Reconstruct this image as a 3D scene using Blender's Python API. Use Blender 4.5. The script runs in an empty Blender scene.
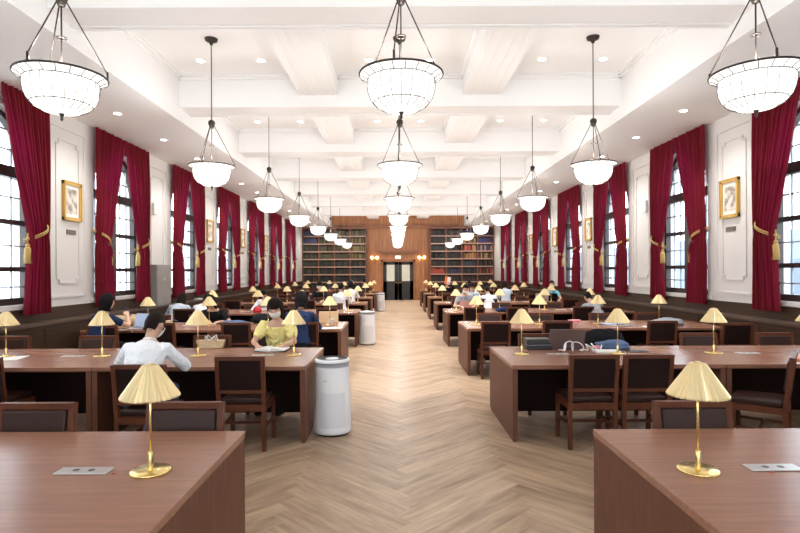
import bpy, math, random
from mathutils import Vector, Matrix, noise
random.seed(7)
PI = math.pi
scene = bpy.context.scene
col = scene.collection

# ------------------------------------------------------------------ camera, world, lights, exposure
cam_d = bpy.data.cameras.new('camera')
cam_d.sensor_width = 36.0
cam_d.lens = 36.0 * 545 / 800
cam_d.shift_x = 3 / 800
cam_d.shift_y = 5 / 800
cam_d.clip_start = 0.05
cam_d.clip_end = 300
cam = bpy.data.objects.new('camera', cam_d)
cam.location = (-0.07, 0, 1.66)
cam.rotation_euler = (PI / 2, math.radians(0.28), 0)
col.objects.link(cam)
scene.camera = cam

world = bpy.data.worlds.new('world')
scene.world = world
world.use_nodes = True
wn = world.node_tree
wn.nodes['Background'].inputs[0].default_value = (0.86, 0.93, 1.0, 1)
WORLD = 5.5
wn.nodes['Background'].inputs[1].default_value = WORLD
scene.view_settings.view_transform = 'Standard'
scene.view_settings.look = 'None'
scene.view_settings.gamma = 1
scene.view_settings.use_curve_mapping = False
scene.view_settings.exposure = 0.42
BOWL = 1.05       # radiance of the glass bowls
BULB = 34.0      # watts of the bulb above each bowl
DOWN = 9.0       # radiance of a recessed downlight
SPOT = 55.0       # watts of each soffit downlight

# ------------------------------------------------------------------ room constants
HW = 5.5          # half width
YB, YE = -3.6, 31.55
SOFF, CEIL, BEAM, LBEAM = 4.26, 5.05, 4.51, 4.71
INX = 3.82
ROWB = [3.13] + [3.2 + 3.37 * k for k in range(1, 8)]    # back edge of each desk row
DEPTH = 1.31
ORD = ['front', 'second', 'third', 'fourth', 'fifth', 'sixth', 'seventh', 'eighth', 'ninth', 'tenth',
       'eleventh', 'twelfth', 'thirteenth', 'fourteenth', 'fifteenth', 'sixteenth', 'seventeenth', 'eighteenth']
NTH = ['first'] + ORD[1:]

# ------------------------------------------------------------------ materials
def mat(name, color=(0.8, 0.8, 0.8), rough=0.5, metal=0.0, bump=0.0, bscale=40, spec=0.5, var=0.0, vscale=5, emis=None, es=0.0, aniso=None):
    m = bpy.data.materials.new(name)
    m.use_nodes = True
    nt = m.node_tree
    b = nt.nodes['Principled BSDF']
    b.inputs['Base Color'].default_value = (*color, 1)
    b.inputs['Roughness'].default_value = rough
    b.inputs['Metallic'].default_value = metal
    b.inputs['Specular IOR Level'].default_value = spec
    if emis:
        b.inputs['Emission Color'].default_value = (*emis, 1)
        b.inputs['Emission Strength'].default_value = es
    if bump or var:
        tc = nt.nodes.new('ShaderNodeTexCoord')
        mp = nt.nodes.new('ShaderNodeMapping')
        if aniso: mp.inputs['Scale'].default_value = aniso
        nt.links.new(tc.outputs['Object'], mp.inputs[0])
    if var:
        n = nt.nodes.new('ShaderNodeTexNoise'); n.inputs['Scale'].default_value = vscale
        n.inputs['Detail'].default_value = 4
        nt.links.new(mp.outputs[0], n.inputs['Vector'])
        r = nt.nodes.new('ShaderNodeMapRange')
        r.inputs['From Min'].default_value = 0.3; r.inputs['From Max'].default_value = 0.7
        r.inputs['To Min'].default_value = 1 - var; r.inputs['To Max'].default_value = 1 + var
        nt.links.new(n.outputs['Fac'], r.inputs['Value'])
        mx = nt.nodes.new('ShaderNodeMix'); mx.data_type = 'RGBA'; mx.blend_type = 'MULTIPLY'
        mx.inputs['Factor'].default_value = 1
        mx.inputs['A'].default_value = (*color, 1)
        nt.links.new(r.outputs[0], mx.inputs['B'])
        nt.links.new(mx.outputs['Result'], b.inputs['Base Color'])
    if bump:
        n2 = nt.nodes.new('ShaderNodeTexNoise'); n2.inputs['Scale'].default_value = bscale
        nt.links.new(mp.outputs[0], n2.inputs['Vector'])
        bp = nt.nodes.new('ShaderNodeBump'); bp.inputs['Strength'].default_value = bump
        bp.inputs['Distance'].default_value = 0.02 if bump < 1 else 0.05
        nt.links.new(n2.outputs['Fac'], bp.inputs['Height'])
        nt.links.new(bp.outputs[0], b.inputs['Normal'])
    return m

M = {}
M['plaster'] = mat('white_plaster', (0.69, 0.67, 0.645), 0.6)
M['ceiling'] = mat('ceiling_plaster', (0.83, 0.83, 0.825), 0.65)
M['panel_wood'] = mat('walnut_wall_panel', (0.052, 0.028, 0.016), 0.45, spec=0.2, var=0.22, vscale=6, aniso=(6, 0.6, 6))
M['ledge_wood'] = mat('walnut_ledge', (0.10, 0.060, 0.040), 0.28, var=0.15, vscale=6, aniso=(6, 0.6, 6))
M['desk_top'] = mat('desk_top_wood', (0.30, 0.140, 0.088), 0.27, var=0.12, vscale=5, aniso=(0.5, 9, 6), spec=0.45)
M['desk_wood'] = mat('desk_wood', (0.150, 0.062, 0.038), 0.5, spec=0.15, var=0.14, vscale=6, aniso=(6, 6, 0.7))
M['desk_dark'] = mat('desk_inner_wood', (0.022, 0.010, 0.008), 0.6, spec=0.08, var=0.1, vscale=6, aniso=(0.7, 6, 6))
M['chair_wood'] = mat('chair_wood', (0.115, 0.036, 0.017), 0.40, spec=0.25, var=0.15, vscale=9, aniso=(5, 5, 1))
M['leather'] = mat('brown_leather', (0.040, 0.017, 0.013), 0.40, bump=0.10, bscale=90, spec=0.28)
M['leather_back'] = mat('leather_back_panel', (0.016, 0.007, 0.006), 0.6, spec=0.12)
M['brass'] = mat('brushed_brass', (0.84, 0.65, 0.27), 0.25, 1.0)
M['brass_shade'] = mat('brass_shade', (0.88, 0.73, 0.42), 0.29, 1.0)
M['bronze'] = mat('dark_bronze', (0.045, 0.035, 0.03), 0.45, 0.6)
M['gold_frame'] = mat('gilt_frame', (0.60, 0.38, 0.10), 0.42, 0.7, bump=0.3, bscale=60)
M['white_plastic'] = mat('white_plastic', (0.90, 0.91, 0.92), 0.32)
M['grey_plastic'] = mat('grey_plastic', (0.30, 0.31, 0.33), 0.4)
M['charcoal'] = mat('charcoal_plastic', (0.085, 0.080, 0.080), 0.5, spec=0.2)
M['dark_plastic'] = mat('dark_plastic', (0.03, 0.03, 0.033), 0.35)
M['mesh_grey'] = mat('pale_grille', (0.78, 0.79, 0.81), 0.5)
M['steel'] = mat('brushed_steel', (0.62, 0.61, 0.60), 0.32, 0.9)
M['plaque'] = mat('dull_bronze_plaque', (0.16, 0.13, 0.10), 0.5, 0.3)
M['cabinet_grey'] = mat('cabinet_grey', (0.30, 0.28, 0.26), 0.45, 0.2, var=0.1, vscale=3)
M['sash'] = mat('dark_brown_sash', (0.035, 0.022, 0.018), 0.4)
M['muntin'] = mat('grey_muntin', (0.35, 0.37, 0.40), 0.5)
M['far_wood'] = mat('golden_oak_panel', (0.36, 0.150, 0.055), 0.45, var=0.28, vscale=5, aniso=(3, 3, 0.2))
M['far_trim'] = mat('oak_trim', (0.27, 0.100, 0.036), 0.4)
M['case_wood'] = mat('bookcase_wood', (0.19, 0.070, 0.038), 0.42, var=0.1, vscale=6)
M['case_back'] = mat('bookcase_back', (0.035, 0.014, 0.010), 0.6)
M['door_black'] = mat('door_black', (0.018, 0.016, 0.016), 0.4)
M['frosted'] = mat('frosted_pane', (0.62, 0.60, 0.50), 0.35)
M['gold_rope'] = mat('gold_rope', (0.64, 0.43, 0.14), 0.55, 0.1, bump=0.6, bscale=200, aniso=(1, 1, 3))
M['paper'] = mat('paper', (0.82, 0.81, 0.78), 0.7)
M['pen_red'] = mat('red_rubber', (0.5, 0.04, 0.03), 0.5)
M['orange'] = mat('orange_cover', (0.85, 0.22, 0.06), 0.5)
M['skin'] = mat('skin', (0.62, 0.37, 0.26), 0.5, spec=0.35)
M['hair_black'] = mat('black_hair', (0.008, 0.006, 0.006), 0.6, spec=0.15, bump=0.8, bscale=120, aniso=(3, 3, 0.6))
M['hair_brown'] = mat('dark_brown_hair', (0.016, 0.008, 0.006), 0.6, spec=0.15, bump=0.8, bscale=120, aniso=(3, 3, 0.6))
M['c_white'] = mat('white_cotton', (0.86, 0.88, 0.91), 0.8, bump=1.0, bscale=11)
M['c_paleblue'] = mat('pale_blue_cotton', (0.60, 0.68, 0.78), 0.8, bump=1.0, bscale=11)
M['c_yellow'] = mat('yellow_cotton', (0.90, 0.79, 0.30), 0.8, bump=1.0, bscale=16)
M['c_navy'] = mat('navy_cotton', (0.018, 0.032, 0.085), 0.8, spec=0.1, bump=1.0, bscale=11)
M['c_black'] = mat('black_cotton', (0.014, 0.014, 0.016), 0.8, spec=0.1, bump=1.0, bscale=11)
M['c_grey'] = mat('grey_cotton', (0.30, 0.32, 0.36), 0.8, bump=1.0, bscale=11)
M['c_cyan'] = mat('cyan_cotton', (0.22, 0.60, 0.72), 0.8, bump=1.0, bscale=11)
M['c_denim'] = mat('blue_denim', (0.08, 0.13, 0.24), 0.85, bump=0.3, bscale=60)
M['c_tan'] = mat('tan_cloth', (0.62, 0.46, 0.28), 0.85, bump=0.5, bscale=20)
M['mask'] = mat('white_mask', (0.88, 0.87, 0.86), 0.7)
M['eye'] = mat('dark_eye', (0.01, 0.008, 0.007), 0.25)
M['lip'] = mat('lips', (0.50, 0.16, 0.13), 0.5)
M['laptop_bronze'] = mat('bronze_laptop_lid', (0.20, 0.145, 0.135), 0.38, 0.5)
M['laptop_silver'] = mat('silver_laptop', (0.58, 0.60, 0.63), 0.35, 0.6)
M['screen'] = mat('laptop_screen', (0.25, 0.32, 0.45), 0.3, emis=(0.5, 0.6, 0.8), es=0.35)
M['pink'] = mat('pink_plastic', (0.70, 0.25, 0.30), 0.4)
M['red_cloth'] = mat('red_cloth', (0.60, 0.03, 0.04), 0.7)
M['blue_phone'] = mat('blue_phone', (0.08, 0.12, 0.45), 0.3)
M['blue_folder'] = mat('blue_folder', (0.16, 0.42, 0.70), 0.5)
M['copper_folder'] = mat('copper_folder', (0.50, 0.26, 0.20), 0.45)
M['down_glow'] = mat('downlight_glow', (1, 1, 1), 0.5, emis=(1, 0.96, 0.9), es=DOWN)
M['sconce_glow'] = mat('sconce_glow', (1, 0.9, 0.7), 0.5, emis=(1, 0.72, 0.36), es=9)
M['exit_glow'] = mat('exit_glow', (0.8, 0.9, 0.8), 0.5, emis=(0.8, 1.0, 0.85), es=1.6)
M['exit_green'] = mat('exit_green', (0.02, 0.30, 0.12), 0.5)
M['bowl'] = mat('opal_glass', (0.95, 0.94, 0.92), 0.3, emis=(1.0, 0.965, 0.92), es=BOWL)
M['bowl_rim'] = mat('opal_rim_glass', (0.85, 0.84, 0.82), 0.3, emis=(1.0, 0.96, 0.9), es=0.75)
M['outside'] = mat('outside_render', (0.22, 0.27, 0.34), 0.8)
M['outside_glass'] = mat('outside_glass', (0.10, 0.14, 0.20), 0.3)
M['ground'] = mat('outside_ground', (0.55, 0.55, 0.55), 0.9)

def glass():
    m = bpy.data.materials.new('window_glass'); m.use_nodes = True
    nt = m.node_tree; nt.nodes.clear()
    o = nt.nodes.new('ShaderNodeOutputMaterial'); mx = nt.nodes.new('ShaderNodeMixShader')
    t = nt.nodes.new('ShaderNodeBsdfTransparent'); t.inputs[0].default_value = (0.93, 0.96, 0.98, 1)
    g = nt.nodes.new('ShaderNodeBsdfGlossy'); g.inputs['Roughness'].default_value = 0.02
    mx.inputs[0].default_value = 0.06
    nt.links.new(t.outputs[0], mx.inputs[1]); nt.links.new(g.outputs[0], mx.inputs[2])
    nt.links.new(mx.outputs[0], o.inputs[0])
    return m
M['glass'] = glass()

def velvet():
    m = bpy.data.materials.new('crimson_velvet'); m.use_nodes = True
    nt = m.node_tree; b = nt.nodes['Principled BSDF']; o = nt.nodes['Material Output']
    b.inputs['Base Color'].default_value = (0.145, 0.003, 0.009, 1)
    b.inputs['Roughness'].default_value = 0.75
    b.inputs['Specular IOR Level'].default_value = 0.2
    b.inputs['Sheen Weight'].default_value = 0.10
    b.inputs['Sheen Tint'].default_value = (1, 0.35, 0.45, 1)
    t = nt.nodes.new('ShaderNodeBsdfTranslucent'); t.inputs[0].default_value = (0.80, 0.01, 0.20, 1)
    mx = nt.nodes.new('ShaderNodeMixShader'); mx.inputs[0].default_value = 0.10
    nt.links.new(b.outputs[0], mx.inputs[1]); nt.links.new(t.outputs[0], mx.inputs[2])
    nt.links.new(mx.outputs[0], o.inputs[0])
    return m
M['velvet'] = velvet()

def floor_mat():
    m = bpy.data.materials.new('herringbone_oak'); m.use_nodes = True
    nt = m.node_tree; b = nt.nodes['Principled BSDF']
    at = nt.nodes.new('ShaderNodeAttribute'); at.attribute_name = 'tone'
    uv = nt.nodes.new('ShaderNodeUVMap'); uv.uv_map = 'plank'
    mp = nt.nodes.new('ShaderNodeMapping'); mp.inputs['Scale'].default_value = (1.2, 9, 1)
    nt.links.new(uv.outputs[0], mp.inputs[0])
    n = nt.nodes.new('ShaderNodeTexNoise'); n.inputs['Scale'].default_value = 1.6; n.inputs['Detail'].default_value = 6
    n.inputs['Roughness'].default_value = 0.65
    nt.links.new(mp.outputs[0], n.inputs['Vector'])
    cr = nt.nodes.new('ShaderNodeValToRGB')
    cr.color_ramp.elements[0].position = 0.28; cr.color_ramp.elements[0].color = (0.24, 0.150, 0.090, 1)
    cr.color_ramp.elements[1].position = 0.72; cr.color_ramp.elements[1].color = (0.63, 0.46, 0.31, 1)
    ad = nt.nodes.new('ShaderNodeMath'); ad.operation = 'MULTIPLY_ADD'; ad.inputs[1].default_value = 0.82
    nt.links.new(n.outputs['Fac'], ad.inputs[0])
    s = nt.nodes.new('ShaderNodeMath'); s.operation = 'MULTIPLY'; s.inputs[1].default_value = 0.15
    nt.links.new(at.outputs['Fac'], s.inputs[0]); nt.links.new(s.outputs[0], ad.inputs[2])
    nt.links.new(ad.outputs[0], cr.inputs[0])
    nt.links.new(cr.outputs[0], b.inputs['Base Color'])
    b.inputs['Roughness'].default_value = 0.36
    bp = nt.nodes.new('ShaderNodeBump'); bp.inputs['Strength'].default_value = 0.12; bp.inputs['Distance'].default_value = 0.01
    nt.links.new(n.outputs['Fac'], bp.inputs['Height']); nt.links.new(bp.outputs[0], b.inputs['Normal'])
    return m
M['floor'] = floor_mat()

def portrait_mat():
    m = bpy.data.materials.new('faded_print'); m.use_nodes = True
    nt = m.node_tree; b = nt.nodes['Principled BSDF']
    tc = nt.nodes.new('ShaderNodeTexCoord'); n = nt.nodes.new('ShaderNodeTexNoise'); n.inputs['Scale'].default_value = 9
    n.inputs['Detail'].default_value = 5
    nt.links.new(tc.outputs['Object'], n.inputs['Vector'])
    cr = nt.nodes.new('ShaderNodeValToRGB')
    cr.color_ramp.elements[0].position = 0.38; cr.color_ramp.elements[0].color = (0.22, 0.18, 0.14, 1)
    cr.color_ramp.elements[1].position = 0.58; cr.color_ramp.elements[1].color = (0.66, 0.60, 0.52, 1)
    nt.links.new(n.outputs['Fac'], cr.inputs[0]); nt.links.new(cr.outputs[0], b.inputs['Base Color'])
    b.inputs['Roughness'].default_value = 0.35
    return m
M['print'] = portrait_mat()
BOOKM = [mat('book_' + n, c, 0.6, var=0.25, vscale=12, aniso=(8, 1, 1)) for n, c in (
    ('olive', (0.062, 0.052, 0.024)), ('dark_green', (0.022, 0.028, 0.020)), ('blue', (0.030, 0.040, 0.100)),
    ('black', (0.013, 0.012, 0.012)), ('red', (0.36, 0.06, 0.035)), ('purple', (0.045, 0.022, 0.085)),
    ('tan', (0.36, 0.21, 0.09)), ('brown', (0.05, 0.025, 0.017)), ('ochre', (0.20, 0.14, 0.04)), ('slate', (0.035, 0.042, 0.055)))]
BOOKN = ['olive', 'dark green', 'blue', 'black', 'red', 'purple', 'tan', 'brown', 'ochre', 'slate']

# ------------------------------------------------------------------ mesh helpers
class MB:
    def __init__(s): s.v = []; s.f = []; s.mi = []; s.cur = 0; s.sm = []
    def add(s, vs, fs, smooth=False, xf=None):
        o = len(s.v)
        if xf is not None: vs = [tuple(xf @ Vector(v)) for v in vs]
        s.v += [tuple(v) for v in vs]
        for f in fs: s.f.append([i + o for i in f]); s.mi.append(s.cur); s.sm.append(smooth)
        return s
    def box(s, x0, x1, y0, y1, z0, z1, xf=None):
        return s.add([(x0, y0, z0), (x1, y0, z0), (x1, y1, z0), (x0, y1, z0), (x0, y0, z1), (x1, y0, z1), (x1, y1, z1), (x0, y1, z1)],
                     [(0, 3, 2, 1), (4, 5, 6, 7), (0, 1, 5, 4), (1, 2, 6, 5), (2, 3, 7, 6), (3, 0, 4, 7)], xf=xf)
    def bar(s, p, q, w, d, up=(0, 0, 1)):          # rectangular bar p->q, section w x d
        p, q = Vector(p), Vector(q); a = (q - p).normalized(); u = Vector(up)
        if abs(a.dot(u)) > .98: u = Vector((0, 1, 0))
        x = a.cross(u).normalized() * w / 2; y = x.cross(a).normalized() * d / 2
        vs = [c + i + j for c in (p, q) for i, j in ((-x, -y), (x, -y), (x, y), (-x, y))]
        return s.add(vs, [(0, 1, 2, 3), (7, 6, 5, 4), (0, 4, 5, 1), (1, 5, 6, 2), (2, 6, 7, 3), (3, 7, 4, 0)])
    def tube(s, pts, r, n=8, closed=False, cap=True, flat=1.0):
        pts = [Vector(p) for p in pts]; m = len(pts)
        rs = r if isinstance(r, (list, tuple)) else [r] * m
        vs = []; prev = None
        for i, p in enumerate(pts):
            if closed: t = pts[(i + 1) % m] - pts[i - 1]
            else: t = pts[min(i + 1, m - 1)] - pts[max(i - 1, 0)]
            t.normalize()
            if prev is None:
                ref = Vector((0, 0, 1)) if abs(t.z) < .9 else Vector((1, 0, 0))
                x = t.cross(ref).normalized()
            else:
                x = (prev - t * prev.dot(t)).normalized()
            prev = x; y = t.cross(x)
            for k in range(n):
                a = 2 * PI * k / n
                vs.append(p + x * math.cos(a) * rs[i] + y * math.sin(a) * rs[i] * flat)
        fs = []
        for i in range(m if closed else m - 1):
            for k in range(n):
                j = (i + 1) % m
                fs.append((i * n + k, i * n + (k + 1) % n, j * n + (k + 1) % n, j * n + k))
        if cap and not closed:
            fs.append(tuple(range(n - 1, -1, -1))); fs.append(tuple((m - 1) * n + k for k in range(n)))
        return s.add(vs, fs, True)
    def lathe(s, prof, n=24, c=(0, 0, 0), pleat=0.0, smooth=True):   # prof [(r,z)]
        vs = []
        for r, z in prof:
            for k in range(n):
                a = 2 * PI * k / n
                rr = r * (1 + (pleat if k % 2 else -pleat))
                vs.append((c[0] + rr * math.cos(a), c[1] + rr * math.sin(a), c[2] + z))
        fs = [(i * n + k, i * n + (k + 1) % n, (i + 1) * n + (k + 1) % n, (i + 1) * n + k) for i in range(len(prof) - 1) for k in range(n)]
        return s.add(vs, fs, smooth)
    def loft(s, rings, n=14):     # rings: (center, axis, right, rx, ry)
        vs = []
        for c, ax, rt, rx, ry in rings:
            c = Vector(c); rt = Vector(rt).normalized(); fw = Vector(ax).cross(rt).normalized()
            for k in range(n):
                a = 2 * PI * k / n
                vs.append(c + rt * rx * math.cos(a) + fw * ry * math.sin(a))
        m = len(rings)
        fs = [(i * n + k, i * n + (k + 1) % n, (i + 1) * n + (k + 1) % n, (i + 1) * n + k) for i in range(m - 1) for k in range(n)]
        fs.append(tuple(range(n - 1, -1, -1))); fs.append(tuple((m - 1) * n + k for k in range(n)))
        return s.add(vs, fs, True)
    def ball(s, c, r, n=14, m=9, xf=None):
        r = r if isinstance(r, (list, tuple)) else (r, r, r)
        vs = [(c[0], c[1], c[2] - r[2])]
        for i in range(1, m):
            p = -PI / 2 + PI * i / m
            for k in range(n):
                a = 2 * PI * k / n
                vs.append((c[0] + r[0] * math.cos(p) * math.cos(a), c[1] + r[1] * math.cos(p) * math.sin(a), c[2] + r[2] * math.sin(p)))
        vs.append((c[0], c[1], c[2] + r[2])); L = len(vs) - 1
        fs = [(0, 1 + (k + 1) % n, 1 + k) for k in range(n)]
        for i in range(m - 2):
            for k in range(n):
                a = 1 + i * n; fs.append((a + k, a + (k + 1) % n, a + n + (k + 1) % n, a + n + k))
        a = 1 + (m - 2) * n
        fs += [(a + k, a + (k + 1) % n, L) for k in range(n)]
        return s.add(vs, fs, True, xf)
    def prism(s, poly, x0, x1):   # poly in (y,z), extruded along x
        n = len(poly)
        vs = [(x0, y, z) for y, z in poly] + [(x1, y, z) for y, z in poly]
        fs = [tuple(range(n)), tuple(range(2 * n - 1, n - 1, -1))] + [(i, i + n, (i + 1) % n + n, (i + 1) % n) for i in range(n)]
        return s.add(vs, fs)
    def mesh(s, name, mats):
        me = bpy.data.meshes.new(name); me.from_pydata(s.v, [], s.f)
        for m in (mats if isinstance(mats, (list, tuple)) else [mats]): me.materials.append(m)
        me.polygons.foreach_set('material_index', s.mi); me.polygons.foreach_set('use_smooth', s.sm)
        me.update(); return me
    def build(s, name, mats, parent=None, bevel=0):
        o = bpy.data.objects.new(name, s.mesh(name, mats)); col.objects.link(o); o.parent = parent
        if bevel:
            b = o.modifiers.new('bevel', 'BEVEL'); b.width = bevel; b.segments = 2; b.limit_method = 'ANGLE'
        return o

def bake(o):           # apply modifiers without operators
    dg = bpy.context.evaluated_depsgraph_get(); dg.update()
    me = bpy.data.meshes.new_from_object(o.evaluated_get(dg))
    old = o.data; o.modifiers.clear(); o.data = me; me.name = o.name
    bpy.data.meshes.remove(old); return o
def tag(o, label, cat, group=None):
    o['label'] = label; o['category'] = cat
    if group: o['group'] = group
    return o
def empty(name, loc=(0, 0, 0), rz=0, label=None, cat=None, group=None):
    o = bpy.data.objects.new(name, None); o.empty_display_size = 0.1
    o.location = loc; o.rotation_euler = (0, 0, rz); col.objects.link(o)
    if label: tag(o, label, cat, group)
    return o
def struct(o): o['kind'] = 'structure'; return o
def dup(o, parent=None, loc=None, rz=None, label=None):
    c = o.copy(); col.objects.link(c); c.parent = parent
    if loc is not None: c.location = loc
    if rz is not None: c.rotation_euler = (0, 0, rz)
    if label: c['label'] = label
    for ch in list(o.children): dup(ch, c)
    return c
class Proto:           # first placement moves the original, the next ones copy it
    def __init__(s, root): s.root = root; s.used = False
    def put(s, loc, rz, label):
        if not s.used:
            s.used = True; s.root.location = loc; s.root.rotation_euler = (0, 0, rz); s.root['label'] = label; return s.root
        return dup(s.root, None, loc, rz, label)

# ------------------------------------------------------------------ floor: herringbone planks
def build_floor():
    L, W = 1.2, 0.15; g = 0.0015
    vs, fs, tones, uvs = [], [], [], []
    c = math.sqrt(.5)
    def rot(x, y): return ((x - y) * c + 0.02, (x + y) * c)
    def plank(x0, y0, x1, y1, horiz):
        pts = [rot(x0 + g, y0 + g), rot(x1 - g, y0 + g), rot(x1 - g, y1 - g), rot(x0 + g, y1 - g)]
        mx = sum(p[0] for p in pts) / 4; my = sum(p[1] for p in pts) / 4
        if abs(mx) > HW + .7 or my < YB - .3 or my > YE + .8: return
        o = len(vs)
        vs.extend((x, y, 0.0) for x, y in pts); fs.append((o, o + 1, o + 2, o + 3))
        tones.append(random.random()); ou, ov = random.random() * 40, random.random() * 40
        q = [(0, 0), (L, 0), (L, W), (0, W)] if horiz else [(0, W), (0, 0), (L, 0), (L, W)]
        uvs.extend((ou + a, ov + b) for a, b in q)
    for j in range(-8, 9):
        for i in range(-40, 240):
            bx, by = i * W + j * L, i * W - j * L
            plank(bx, by, bx + L, by + W, True)
            plank(bx, by + W, bx + W, by + W + L, False)
    n = len(vs)
    a, b = HW + .3, .004
    vs.extend([(-a, YB, -b), (a, YB, -b), (a, YE + .2, -b), (-a, YE + .2, -b), (-a, YB, -.1), (a, YB, -.1), (a, YE + .2, -.1), (-a, YE + .2, -.1)])
    q = [(0, 1, 2, 3), (7, 6, 5, 4), (0, 4, 5, 1), (1, 5, 6, 2), (2, 6, 7, 3), (3, 7, 4, 0)]
    for f in q: fs.append(tuple(n + k for k in f)); tones.append(0.0); uvs.extend([(0, 0)] * 4)
    me = bpy.data.meshes.new('floor'); me.from_pydata(vs, [], fs)
    at = me.attributes.new('tone', 'FLOAT', 'FACE'); at.data.foreach_set('value', tones)
    ul = me.uv_layers.new(name='plank')
    for k, l in enumerate(me.loops): ul.data[k].uv = uvs[k]
    me.materials.append(M['floor']); me.update()
    o = bpy.data.objects.new('floor', me); col.objects.link(o); struct(o)
build_floor()

# ------------------------------------------------------------------ side walls with arched windows
WFAR = [1.62 + 3.35 * j for j in range(9)]          # far edge of each curtained window
WC = [w - 1.005 for w in WFAR]
WW, WZ0, WZS = 0.90, 1.2, 3.12                      # half width, sill, arch springing
def wall(side, name):
    m = MB(); x0, x1 = (HW, HW + .35) if side > 0 else (-HW - .35, -HW)
    m.box(x0, x1, YB - .3, YE + .3, 0, WZ0)
    edges = [YB - .3] + [e for c in WC for e in (c - WW, c + WW)] + [YE + .3]
    for i in range(0, len(edges), 2): m.box(x0, x1, edges[i], edges[i + 1], WZ0, SOFF + .02)
    for c in WC:
        arc = [(c - WW * math.cos(a), WZS + WW * math.sin(a)) for a in [PI * k / 20 for k in range(21)]]
        m.add([(x, y, z) for x in (x0, x1) for y, z in arc] + [(x, y, SOFF + .02) for x in (x0, x1) for y, z in arc],
              [(k, k + 1, 42 + k + 1, 42 + k) for k in range(20)] + [(21 + k + 1, 21 + k, 63 + k, 63 + k + 1) for k in range(20)] +
              [(k + 1, k, 21 + k, 21 + k + 1) for k in range(20)])
    struct(m.build(name, M['plaster']))
wall(-1, 'wall_left'); wall(1, 'wall_right')
m = MB(); m.box(-HW - .35, HW + .35, YB - .3, YB, 0, 1.0); m.box(-HW - .35, HW + .35, YB - .3, YB, 4.1, 5.4)
for a, b in ((-HW - .35, -4.4), (-2.4, -1.0), (1.0, 2.4), (4.4, HW + .35)): m.box(a, b, YB - .3, YB, 1.0, 4.1)  # openings left for the added daylight windows, not known in this wall
struct(m.build('wall_back', M['plaster']))

def pt(side, x, y, z): return (side * x, y, z)
WIN_N = 0
def window(side, j, c):
    global WIN_N; WIN_N += 1
    xg = HW + .16
    f = MB()
    def sb(xa, xb, y0, y1, z0, z1, mb=None):
        a, b = side * xa, side * xb
        (mb or f).box(min(a, b), max(a, b), y0, y1, z0, z1)
    t = .07
    sb(xg - .05, xg + .05, c - WW, c - WW + t, WZ0, WZS + .05); sb(xg - .05, xg + .05, c + WW - t, c + WW, WZ0, WZS + .05)
    sb(xg - .05, xg + .05, c - WW, c + WW, WZ0, WZ0 + .10)
    sb(xg - .06, xg + .06, c - WW, c + WW, WZS - .08, WZS + .08)
    sb(xg - .06, xg + .06, c - .08, c + .08, WZ0, WZS)
    sb(xg - .04, xg + .04, c - .04, c + .04, WZS, WZS + WW)
    for z in (1.72, 2.40): sb(xg - .045, xg + .045, c - WW, c + WW, z - .035, z + .035)
    n = 20
    vs = []
    for a in [PI * k / n for k in range(n + 1)]:
        for r, x in ((WW, xg - .05), (WW - t, xg - .05), (WW - t, xg + .05), (WW, xg + .05)):
            vs.append((side * x, c - r * math.cos(a), WZS + r * math.sin(a)))
    f.add(vs, [(4 * k + q, 4 * k + (q + 1) % 4, 4 * k + 4 + (q + 1) % 4, 4 * k + 4 + q) for k in range(n) for q in range(4)])
    root = struct(f.build('window_%d' % WIN_N, M['sash']))
    mu = MB()
    for s2 in (-1, 1):
        for q in (1, 2):
            y = c + s2 * (.08 + q * .25); zt = WZS + math.sqrt(max(0, (WW - .05) ** 2 - (y - c) ** 2))
            sb(xg - .012, xg + .012, y - .010, y + .010, WZ0 + .08, zt, mu)
    for z in (1.46, 2.06, 2.76, 3.44, 3.72):
        w = WW - .06 if z < WZS else math.sqrt(max(0, (WW - .05) ** 2 - (z - WZS) ** 2))
        sb(xg - .012, xg + .012, c - w, c + w, z - .010, z + .010, mu)
    mu.build('muntin_grid', M['muntin'], root)
    g = MB(); arc = [(c - WW, WZ0), (c + WW, WZ0)] + [(c + (WW - .02) * math.cos(a), WZS + (WW - .02) * math.sin(a)) for a in [PI * k / 20 for k in range(21)]]
    g.add([(side * xg, y, z) for y, z in arc], [tuple(range(len(arc)))])
    g.build('window_pane', M['glass'], root)
    s_ = MB(); a, b = side * (HW - .03), side * (HW + .2)
    s_.box(min(a, b), max(a, b), c - WW - .12, c + WW + .12, WZ0 - .06, WZ0 + .004); s_.build('window_sill', M['plaster'], root)
for j, c in enumerate(WC):
    window(-1, j, c); window(1, j, c)

for xc in (-3.4, 0, 3.4):          # added windows, out of view, their daylight brightens surfaces facing the camera
    WIN_N += 1
    m = MB()
    for x in (-1, -.03, .94): m.box(xc + x, xc + x + .06, YB - .2, YB - .1, 1.0, 4.1)
    for z in (1.0, 2.5, 4.04): m.box(xc - 1, xc + 1, YB - .2, YB - .1, z, z + .06)
    w_ = struct(m.build('window_%d' % WIN_N, M['sash']))
    m = MB(); m.add([(xc - 1, YB - .15, 1.0), (xc + 1, YB - .15, 1.0), (xc + 1, YB - .15, 4.1), (xc - 1, YB - .15, 4.1)], [(0, 1, 2, 3)]); m.build('window_pane', M['glass'], w_)
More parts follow.
